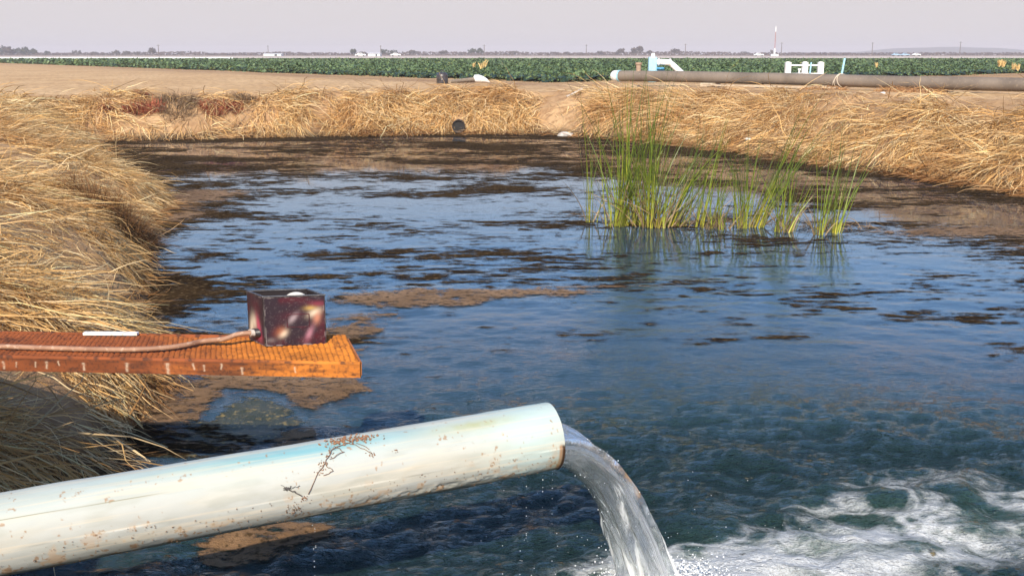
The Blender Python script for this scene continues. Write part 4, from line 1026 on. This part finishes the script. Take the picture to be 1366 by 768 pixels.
# hose from the bank to the box
hp = []
for (px, py) in [(-260, 452), (-140, 459), (-60, 461.5), (0, 462), (60, 464), (146, 466), (190, 465.5), (227, 463), (250, 459.5), (271, 455)]:
    hp.append(Vector((*G(px, py, ZD + .024), ZD + .024)))
col_w = box_root.matrix_basis @ Vector((-.05, .06, .068)) if False else None
cw, sw_ = math.cos(brot), math.sin(brot)
def boxpt(x, y, z):
    x += BK * y; return Vector((fl[0] + x * cw - y * sw_, fl[1] + x * sw_ + y * cw, ZD + .009 + z))
hp += [boxpt(-.20, .052, .038), boxpt(-.12, .058, .060), boxpt(-.035, .06, .067)]
cu = []
for i in range(len(hp) - 1):
    p_1 = hp[max(i - 1, 0)]; a = hp[i]; b = hp[i + 1]; n_ = hp[min(i + 2, len(hp) - 1)]
    for t in np.linspace(0, 1, 10, endpoint=False): cu.append(.5 * ((2 * a) + (b - p_1) * t + (2 * p_1 - 5 * a + 4 * b - n_) * t * t + (3 * a - p_1 - 3 * b + n_) * t ** 3))
cu.append(hp[-1])
mb = MB(); mb.tube([tuple(p - hp[3]) for p in cu], .0145, 16)
tag(mb.build('hose', simple('dusty_rubber', (.34, .185, .11), (.24, .12, .07), 9, .6, .2, spots=(.42, .27, .18)), smooth=True, loc=tuple(hp[3])), 'dusty reddish brown hose running along the walkway to the painted box', 'hose')

# ------------------------------------------------------------ discharge pipe
PR = .165
ax = (P1 - P0); PL = np.linalg.norm(ax); ax /= PL; LB = PL + 1.6; Pst = P1 - ax * LB
sx_ = np.cross(ax, [0, 0, 1]); sx_ /= np.linalg.norm(sx_); up_ = np.cross(sx_, ax)      # sx_ points to the camera side
def psurf(s, th, r=PR):                    # s metres back from the mouth, th: 0 = camera side, pi/2 = top
    return P1 - ax * s + (sx_ * math.cos(th) + up_ * math.sin(th)) * r
ns, nt_ = 1100, 300
S = np.linspace(0, LB, ns); TH = np.linspace(0, 2 * np.pi, nt_, endpoint=False); SS, TT = np.meshgrid(S, TH)
dent = .0035 * (fbm(SS / .22, TT / .5, 3, 501) - .5) * 2 + .010 * np.exp(-((SS - .62) / .45) ** 2) * np.exp(-((((TT + np.pi) % (2 * np.pi) - np.pi) + .62) / .16) ** 2) * (fbm(SS / .05, TT / .3, 3, 502) - .5) * 2
RRR = PR + dent
PV = P1[None, None] - ax[None, None] * SS[..., None] + (sx_ * np.cos(TT)[..., None] + up_ * np.sin(TT)[..., None]) * RRR[..., None]
th = (TT + np.pi) % (2 * np.pi) - np.pi      # -pi..pi ; 0 towards camera, + up
base = np.array([.40, .405, .37]); c = np.tile(base, SS.shape + (1,))
n1 = fbm(SS / .5, th / .5, 4, 510); n2 = fbm(SS / .06, th * PR / .06, 5, 511); n3 = fbm(SS / .015, th * PR / .02, 3, 512); st = fbm(SS / .9, th * PR / .015, 4, 513)
def blend(c, col, m): return c + (np.array(col) - c) * np.clip(m, 0, 1)[..., None]
c = blend(c, (.46, .42, .33), sstep(.45, .7, n1) * .55); c = blend(c, (.33, .33, .28), sstep(.5, .7, fbm(SS / .25, th / .4, 4, 520)) * .55)
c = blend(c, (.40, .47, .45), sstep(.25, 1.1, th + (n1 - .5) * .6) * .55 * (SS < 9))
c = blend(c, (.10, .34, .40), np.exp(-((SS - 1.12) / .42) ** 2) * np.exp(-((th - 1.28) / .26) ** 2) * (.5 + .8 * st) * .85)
c = blend(c, (.16, .38, .40), np.exp(-((SS - 1.5) / .5) ** 2) * np.exp(-((th - 1.35) / .2) ** 2) * .5 * st * 2)
c = blend(c, (.40, .54, .52), np.exp(-((SS - .15) / .22) ** 2) * .55)
c = blend(c, (.33, .34, .18), np.exp(-((SS - .42) / .22) ** 2) * np.exp(-((th - 1.15) / .20) ** 2) * (.3 + n2) * .75)
c = blend(c, (.34, .35, .20), np.exp(-((SS - .03) / .035) ** 2) * sstep(-.1, -.7, th) * .7)
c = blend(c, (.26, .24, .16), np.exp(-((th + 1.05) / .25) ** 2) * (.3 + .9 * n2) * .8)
c = blend(c, (.10, .085, .05), sstep(-.95, -1.30, th + (n2 - .5) * .5) * .9)  # dirt, together with shade painted into the colour of the underside
c = blend(c, (.46, .30, .17), sstep(.60, .74, n2) * sstep(.4, -.7, th) * .7)
c = blend(c, (.28, .17, .09), sstep(.70, .76, n3 * .6 + n2 * .4 + .12 * sstep(.2, -.9, th)) * .8)
c = blend(c, (.60, .50, .36), sstep(.55, .7, st) * .35)
c = blend(c, (.045, .022, .010), sstep(.022 + .02 * (n2 - .4), .010, SS) * sstep(.12, -.0, th + (n2 - .5) * .3) * sstep(-1.3, -.9, th))
c = blend(c, (.30, .12, .02), np.exp(-((SS - .022) / .008) ** 2) * sstep(.14, 0, th + (n2 - .5) * .4) * sstep(-1.2, -.7, th) * (.4 + n2))
# thin dark crack far back
c = blend(c, (.18, .17, .10), np.exp(-((th - .72 - .02 * np.sin(SS * 3)) / .012) ** 2) * sstep(1.75, 1.9, SS) * sstep(.35, .5, st) * .8)
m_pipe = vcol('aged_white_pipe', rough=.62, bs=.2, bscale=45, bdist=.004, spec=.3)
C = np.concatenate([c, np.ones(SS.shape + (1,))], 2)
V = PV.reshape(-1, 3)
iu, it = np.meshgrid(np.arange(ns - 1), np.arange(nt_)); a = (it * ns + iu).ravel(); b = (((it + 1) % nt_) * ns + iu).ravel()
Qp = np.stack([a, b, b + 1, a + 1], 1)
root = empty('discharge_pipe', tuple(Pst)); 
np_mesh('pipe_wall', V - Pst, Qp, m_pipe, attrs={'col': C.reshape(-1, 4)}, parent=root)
# bore and cut lip
mb = MB(); v = []; f = []
ri = PR - .007
for (s, r) in [(0, PR), (-.001, PR - .0035), (0, ri), (.6, ri), (LB, ri)]:
    for k in range(64):
        t = k / 64 * 2 * math.pi; v.append(tuple(psurf(s, t, r) - Pst))
for i in range(4):
    for k in range(64): f.append((i * 64 + k, i * 64 + (k + 1) % 64, (i + 1) * 64 + (k + 1) % 64, (i + 1) * 64 + k))
mb.add(v, f); mb.build('bore', simple('rusty_bore', (.12, .07, .04), (.05, .03, .02), 14, .6), root, True)
tag(root, 'wide chalky white discharge pipe pouring water into the pond', 'pipe')

# dried weed caught on the pipe
def pth_px(lst, r=PR + .004): return [psurf(s, t, r) for s, t in lst]
def s_of(px): # photo column to metres back from the mouth (perspective)
    t = (735 - px) / 735.; return PL * t * 4.12 / (4.12 * t + 5.0 * (1 - t)) * (1.0) if t > 0 else 0
def s_of(px):
    t = (px - 735.) / (0 - 735.); return PL * (t * 5.0) / (t * 5.0 + (1 - t) * 4.12) if False else PL * t * 5.0 / (5.0 * t + 4.12 * (1 - t))
m_twig = simple('dry_twig', (.22, .12, .07), None, 60, .9)
root = empty('dried_weed', tuple(psurf(s_of(455), 1.2)))
o0 = psurf(s_of(455), 1.2)
mb = MB()
def twig(mb, pts, r0=.0016):
    P = []
    for i in range(len(pts) - 1):
        for t in np.linspace(0, 1, 5, endpoint=False):
            s = pts[i][0] * (1 - t) + pts[i + 1][0] * t; a = pts[i][1] * (1 - t) + pts[i + 1][1] * t
            P.append(tuple(psurf(s + random.gauss(0, .002), a + random.gauss(0, .012), PR + .003 + abs(random.gauss(0, .003))) - o0))
    mb.tube(P, r0, 5)
twig(mb, [(s_of(478), 1.35), (s_of(440), 1.10), (s_of(428), .75), (s_of(415), .45), (s_of(397), -.05)])
twig(mb, [(s_of(445), 1.2), (s_of(455), .95), (s_of(430), .8)]); twig(mb, [(s_of(460), 1.3), (s_of(478), 1.0), (s_of(492), .72)]); twig(mb, [(s_of(475), 1.2), (s_of(490), .85)])
twig(mb, [(s_of(428), .7), (s_of(436), .5), (s_of(420), .4)]); mb.build('stem', m_twig, root)
mb = MB()
def crumb(mb, s, a, size):
    p = psurf(s, a, PR + .004) - o0; d1 = np.array([random.gauss(0, 1) for _ in range(3)]); d1 /= np.linalg.norm(d1); d2 = np.cross(d1, [random.random(), 1, .3]); d2 /= np.linalg.norm(d2); d3 = np.cross(d1, d2)
    v = [p + d1 * size, p + d2 * size * .6, p - d1 * size, p - d2 * size * .6, p + d3 * size * .4, p - d3 * size * .3]
    mb.add([tuple(q) for q in v], [(0, 1, 4), (1, 2, 4), (2, 3, 4), (3, 0, 4), (1, 0, 5), (2, 1, 5), (3, 2, 5), (0, 3, 5)])
for i in range(150):
    px = random.gauss(468, 16); crumb(mb, s_of(px), 1.42 + random.gauss(0, .09) - abs(px - 462) * .002, random.uniform(.004, .011))
for i in range(60):
    t = random.random() ** 1.4; crumb(mb, s_of(445 - 32 * t + random.gauss(0, 4)), 1.2 - .8 * t + random.gauss(0, .05), random.uniform(.002, .006))
for (px, a) in [(428, .72), (487, .8), (490, .72), (520, .75), (397, -.05), (395, -.07)]:
    for j in range(8): crumb(mb, s_of(px + random.gauss(0, 2)), a + random.gauss(0, .03), random.uniform(.003, .006))
mb.build('leaf_bits', simple('dead_leaf', (.30, .15, .08), (.16, .08, .045), 90, .9), root)['kind'] = 'stuff'
tag(root, 'dried brown weed caught over the top of the white pipe', 'dried weed')
# second bit: a dark seed tuft stuck to the side
o0 = psurf(s_of(385), .1); root = empty('seed_tuft', tuple(o0)); mb = MB()
twig(mb, [(s_of(372), .30), (s_of(383), .16), (s_of(396), -.03)], .003); twig(mb, [(s_of(368), .36), (s_of(380), .22)], .0012); twig(mb, [(s_of(392), .30), (s_of(380), .22)], .0012)
mb.build('stem', simple('grey_seed', (.12, .105, .09), None, 40), root)
mb = MB()
for i in range(60): crumb(mb, s_of(376 + random.gauss(0, 3)), .26 + random.gauss(0, .02), random.uniform(.002, .005))
mb.build('seed_head', simple('dark_seed', (.08, .07, .06), None, 40), root)
tag(root, 'small dark seed tuft stuck to the side of the white pipe', 'seed tuft')
o0 = psurf(s_of(300), -.8); mb = MB()
for i in range(220):
    s = random.uniform(.05, PL); a = -abs(random.gauss(.25, .45)); crumb(mb, s, max(a, -1.3), random.uniform(.0015, .005))
for i in range(60): crumb(mb, s_of(383 + random.gauss(0, 6)), -.35 + random.gauss(0, .1), random.uniform(.002, .005))
tag(mb.build('mud_crumbs', simple('mud_bits', (.20, .11, .055), None, 60), loc=tuple(o0)), 'scattered mud crumbs stuck on the lower side of the white pipe', 'mud', kind='stuff')

# ------------------------------------------------------------ falling water
hd = np.array([ax[0], ax[1], 0]); hd /= np.linalg.norm(hd)
sd_ = np.array([hd[1], -hd[0], 0])           # camera side
NT, NA = 150, 128
tt = np.linspace(0, .50, NT); aa = np.linspace(0, 2 * np.pi, NA, endpoint=False)
V = np.zeros((NT, NA, 3))
ri = PR - .012
for i, t in enumerate(tt):
    fall = .5 * 9.81 * t * t
    a = aa
    # cross-section at the mouth: the lower part of the bore, cut by a flat surface
    y = np.cos(a) * ri * .98; zc = np.sin(a)
    lvl = .035                                # surface height over the axis
    z0 = np.where(zc > 0, lvl - .02 * (1 - np.abs(np.cos(a))), -np.sqrt(np.clip(ri ** 2 - y ** 2, 0, None)) * np.abs(zc) ** .15)
    z0 = np.minimum(z0, lvl)
    hfrac = (z0 + ri) / (lvl + ri)            # 0 bottom .. 1 surface
    vel = 1.06 + .60 * hfrac
    narrow = 1 - .42 * (t / .5) ** .8
    thick = 1 - .55 * sstep(0, .5, t)
    x = vel * t; zz = (z0 - lvl) * thick + lvl - fall
    ruf = sstep(.02, .4, t)
    nz = (fbm(a * 2.2 + 5, np.full(NA, t * 5.), 3, 601) - .5) + .5 * (fbm(a * 6, np.full(NA, t * 16.), 3, 602) - .5)
    nz = nz * np.minimum(1, np.abs(((a / np.pi) % 2) - 0) * 6) if False else nz * np.sin(a / 2) ** .5
    disp = (nz * .085 + .030 * (fbm(a * 4 + 9, np.full(NA, t * 22.), 3, 605) - .5)) * ruf
    x = x + disp * np.where(zc > 0, .9, -.9); y = y * narrow + disp * np.cos(a) * .6
    V[i] = P1 - ax * .012 + hd * x[:, None] + sd_ * (y[:, None]) + np.array([0, 0, 1.]) * (zz[:, None])
iu, it = np.meshgrid(np.arange(NT - 1), np.arange(NA), indexing='ij'); a = (iu * NA + it).ravel(); b = (iu * NA + (it + 1) % NA).ravel()
Q = np.stack([a, b, b + NA, a + NA], 1)
tv = np.repeat(tt, NA)
mj, ntj, bj = newmat('falling_water')
out = ntj.nodes['Material Output']; bj.inputs['Transmission Weight'].default_value = 1; bj.inputs['IOR'].default_value = 1.33; bj.inputs['Roughness'].default_value = .03
bj.inputs['Base Color'].default_value = (.93, .96, .95, 1)
uvn = nd(ntj, 'ShaderNodeCombineXYZ'); ntj.links.new(attr(ntj, 'su'), uvn.inputs[0]); ntj.links.new(attr(ntj, 'sv'), uvn.inputs[1])
s1 = noise(ntj, 1.0, 6, .6, vec=uvn.outputs[0], dist=.6)
bump(ntj, bj, s1, .8, .035)
df = nd(ntj, 'ShaderNodeBsdfPrincipled'); df.inputs['Base Color'].default_value = (.78, .81, .82, 1); df.inputs['Roughness'].default_value = .2
bump(ntj, df, s1, .6, .03)
mxs = nd(ntj, 'ShaderNodeMixShader')
fr = math_(ntj, 'MULTIPLY', maprange(ntj, math_(ntj, 'ADD', s1, math_(ntj, 'MULTIPLY', attr(ntj, 'tt'), .38)), .72, .98), .85)
ntj.links.new(math_(ntj, 'ADD', fr, .06), mxs.inputs[0]); ntj.links.new(bj.outputs[0], mxs.inputs[1]); ntj.links.new(df.outputs[0], mxs.inputs[2]); ntj.links.new(mxs.outputs[0], out.inputs['Surface'])
su = np.tile(np.minimum(aa, 2 * np.pi - aa) * 3.2 + (aa > np.pi) * 30, NT); sv = np.repeat(np.sqrt(tt + .01) * 9.0, NA)
Vj = V.reshape(-1, 3)
o = np_mesh('water_jet', Vj, Q, mj, attrs={'tt': tv * 2, 'su': su, 'sv': sv})
tag(o, 'clear sheet of water falling from the mouth of the white pipe', 'water jet')
# splash and drops
land = V[-6].mean(0); IMPc = np.array([V[i].mean(0) for i in range(NT)]); k0 = int(np.argmin(np.abs(IMPc[:, 2]))); land = IMPc[k0]
m_drop, ntd, bd = newmat('spray'); bd.inputs['Base Color'].default_value = (.85, .88, .9, 1); bd.inputs['Roughness'].default_value = .15; bd.inputs['Transmission Weight'].default_value = .35; bd.inputs['IOR'].default_value = 1.33
ico = np.array([(0, 0, 1), (.894, 0, .447), (.276, .851, .447), (-.724, .526, .447), (-.724, -.526, .447), (.276, -.851, .447), (.724, .526, -.447), (-.276, .851, -.447), (-.894, 0, -.447), (-.276, -.851, -.447), (.724, -.526, -.447), (0, 0, -1)])
icf = np.array([(0, 1, 2), (0, 2, 3), (0, 3, 4), (0, 4, 5), (0, 5, 1), (1, 6, 2), (2, 7, 3), (3, 8, 4), (4, 9, 5), (5, 10, 1), (2, 6, 7), (3, 7, 8), (4, 8, 9), (5, 9, 10), (1, 10, 6), (7, 6, 11), (8, 7, 11), (9, 8, 11), (10, 9, 11), (6, 10, 11)])
def drops(P, r):
    V = P[:, None, :] + ico[None] * r[:, None, None] * np.stack([np.ones(len(P)), np.ones(len(P)), rng.uniform(.8, 1.5, len(P))], 1)[:, None, :]
    return V.reshape(-1, 3), (np.arange(len(P))[:, None, None] * 12 + icf[None]).reshape(-1, 3)
n = 9000
an = rng.uniform(0, 6.28, n); rr_ = np.abs(rng.normal(0, .15, n)) + .02
P = np.stack([land[0] + .03 + np.cos(an) * rr_ * 1.25, land[1] + np.sin(an) * rr_, np.abs(rng.normal(0, .065, n)) * np.exp(-rr_ * 2.5) + .01], 1)
r = rng.uniform(.002, .0065, n)
n2_ = 150; ti = rng.integers(int(NT * .25), k0, n2_); ai = rng.integers(0, NA, n2_)
P2 = V[ti, ai] + rng.normal(0, .008, (n2_, 3)) + sd_ * rng.normal(0, .006, n2_)[:, None]; r2 = rng.uniform(.0012, .0034, n2_)
n3_ = 260; P3 = np.stack([rng.normal(land[0], .5, n3_), rng.normal(land[1], .35, n3_), np.abs(rng.normal(0, .10, n3_))], 1); r3 = rng.uniform(.001, .0028, n3_)
Vd, Qd = drops(np.concatenate([P, P2, P3]), np.concatenate([r, r2, r3]))
tag(np_mesh('spray', Vd, Qd, m_drop), 'white bubbles and drops where the falling water hits the pond', 'spray', kind='stuff')
# drips under the pipe lip
P = []; 
for px in (700, 722, 735, 415, 412): 
    s = s_of(px); b0 = psurf(s, -1.5)
    for k in range(7): P.append(b0 - np.array([0, 0, .01 + random.random() * .35]))
Vd, Qd = drops(np.array(P), rng.uniform(.0012, .0026, len(P)))
tag(np_mesh('drips', Vd, Qd, m_drop), 'sparse drips falling from the underside of the white pipe', 'drips', kind='stuff')
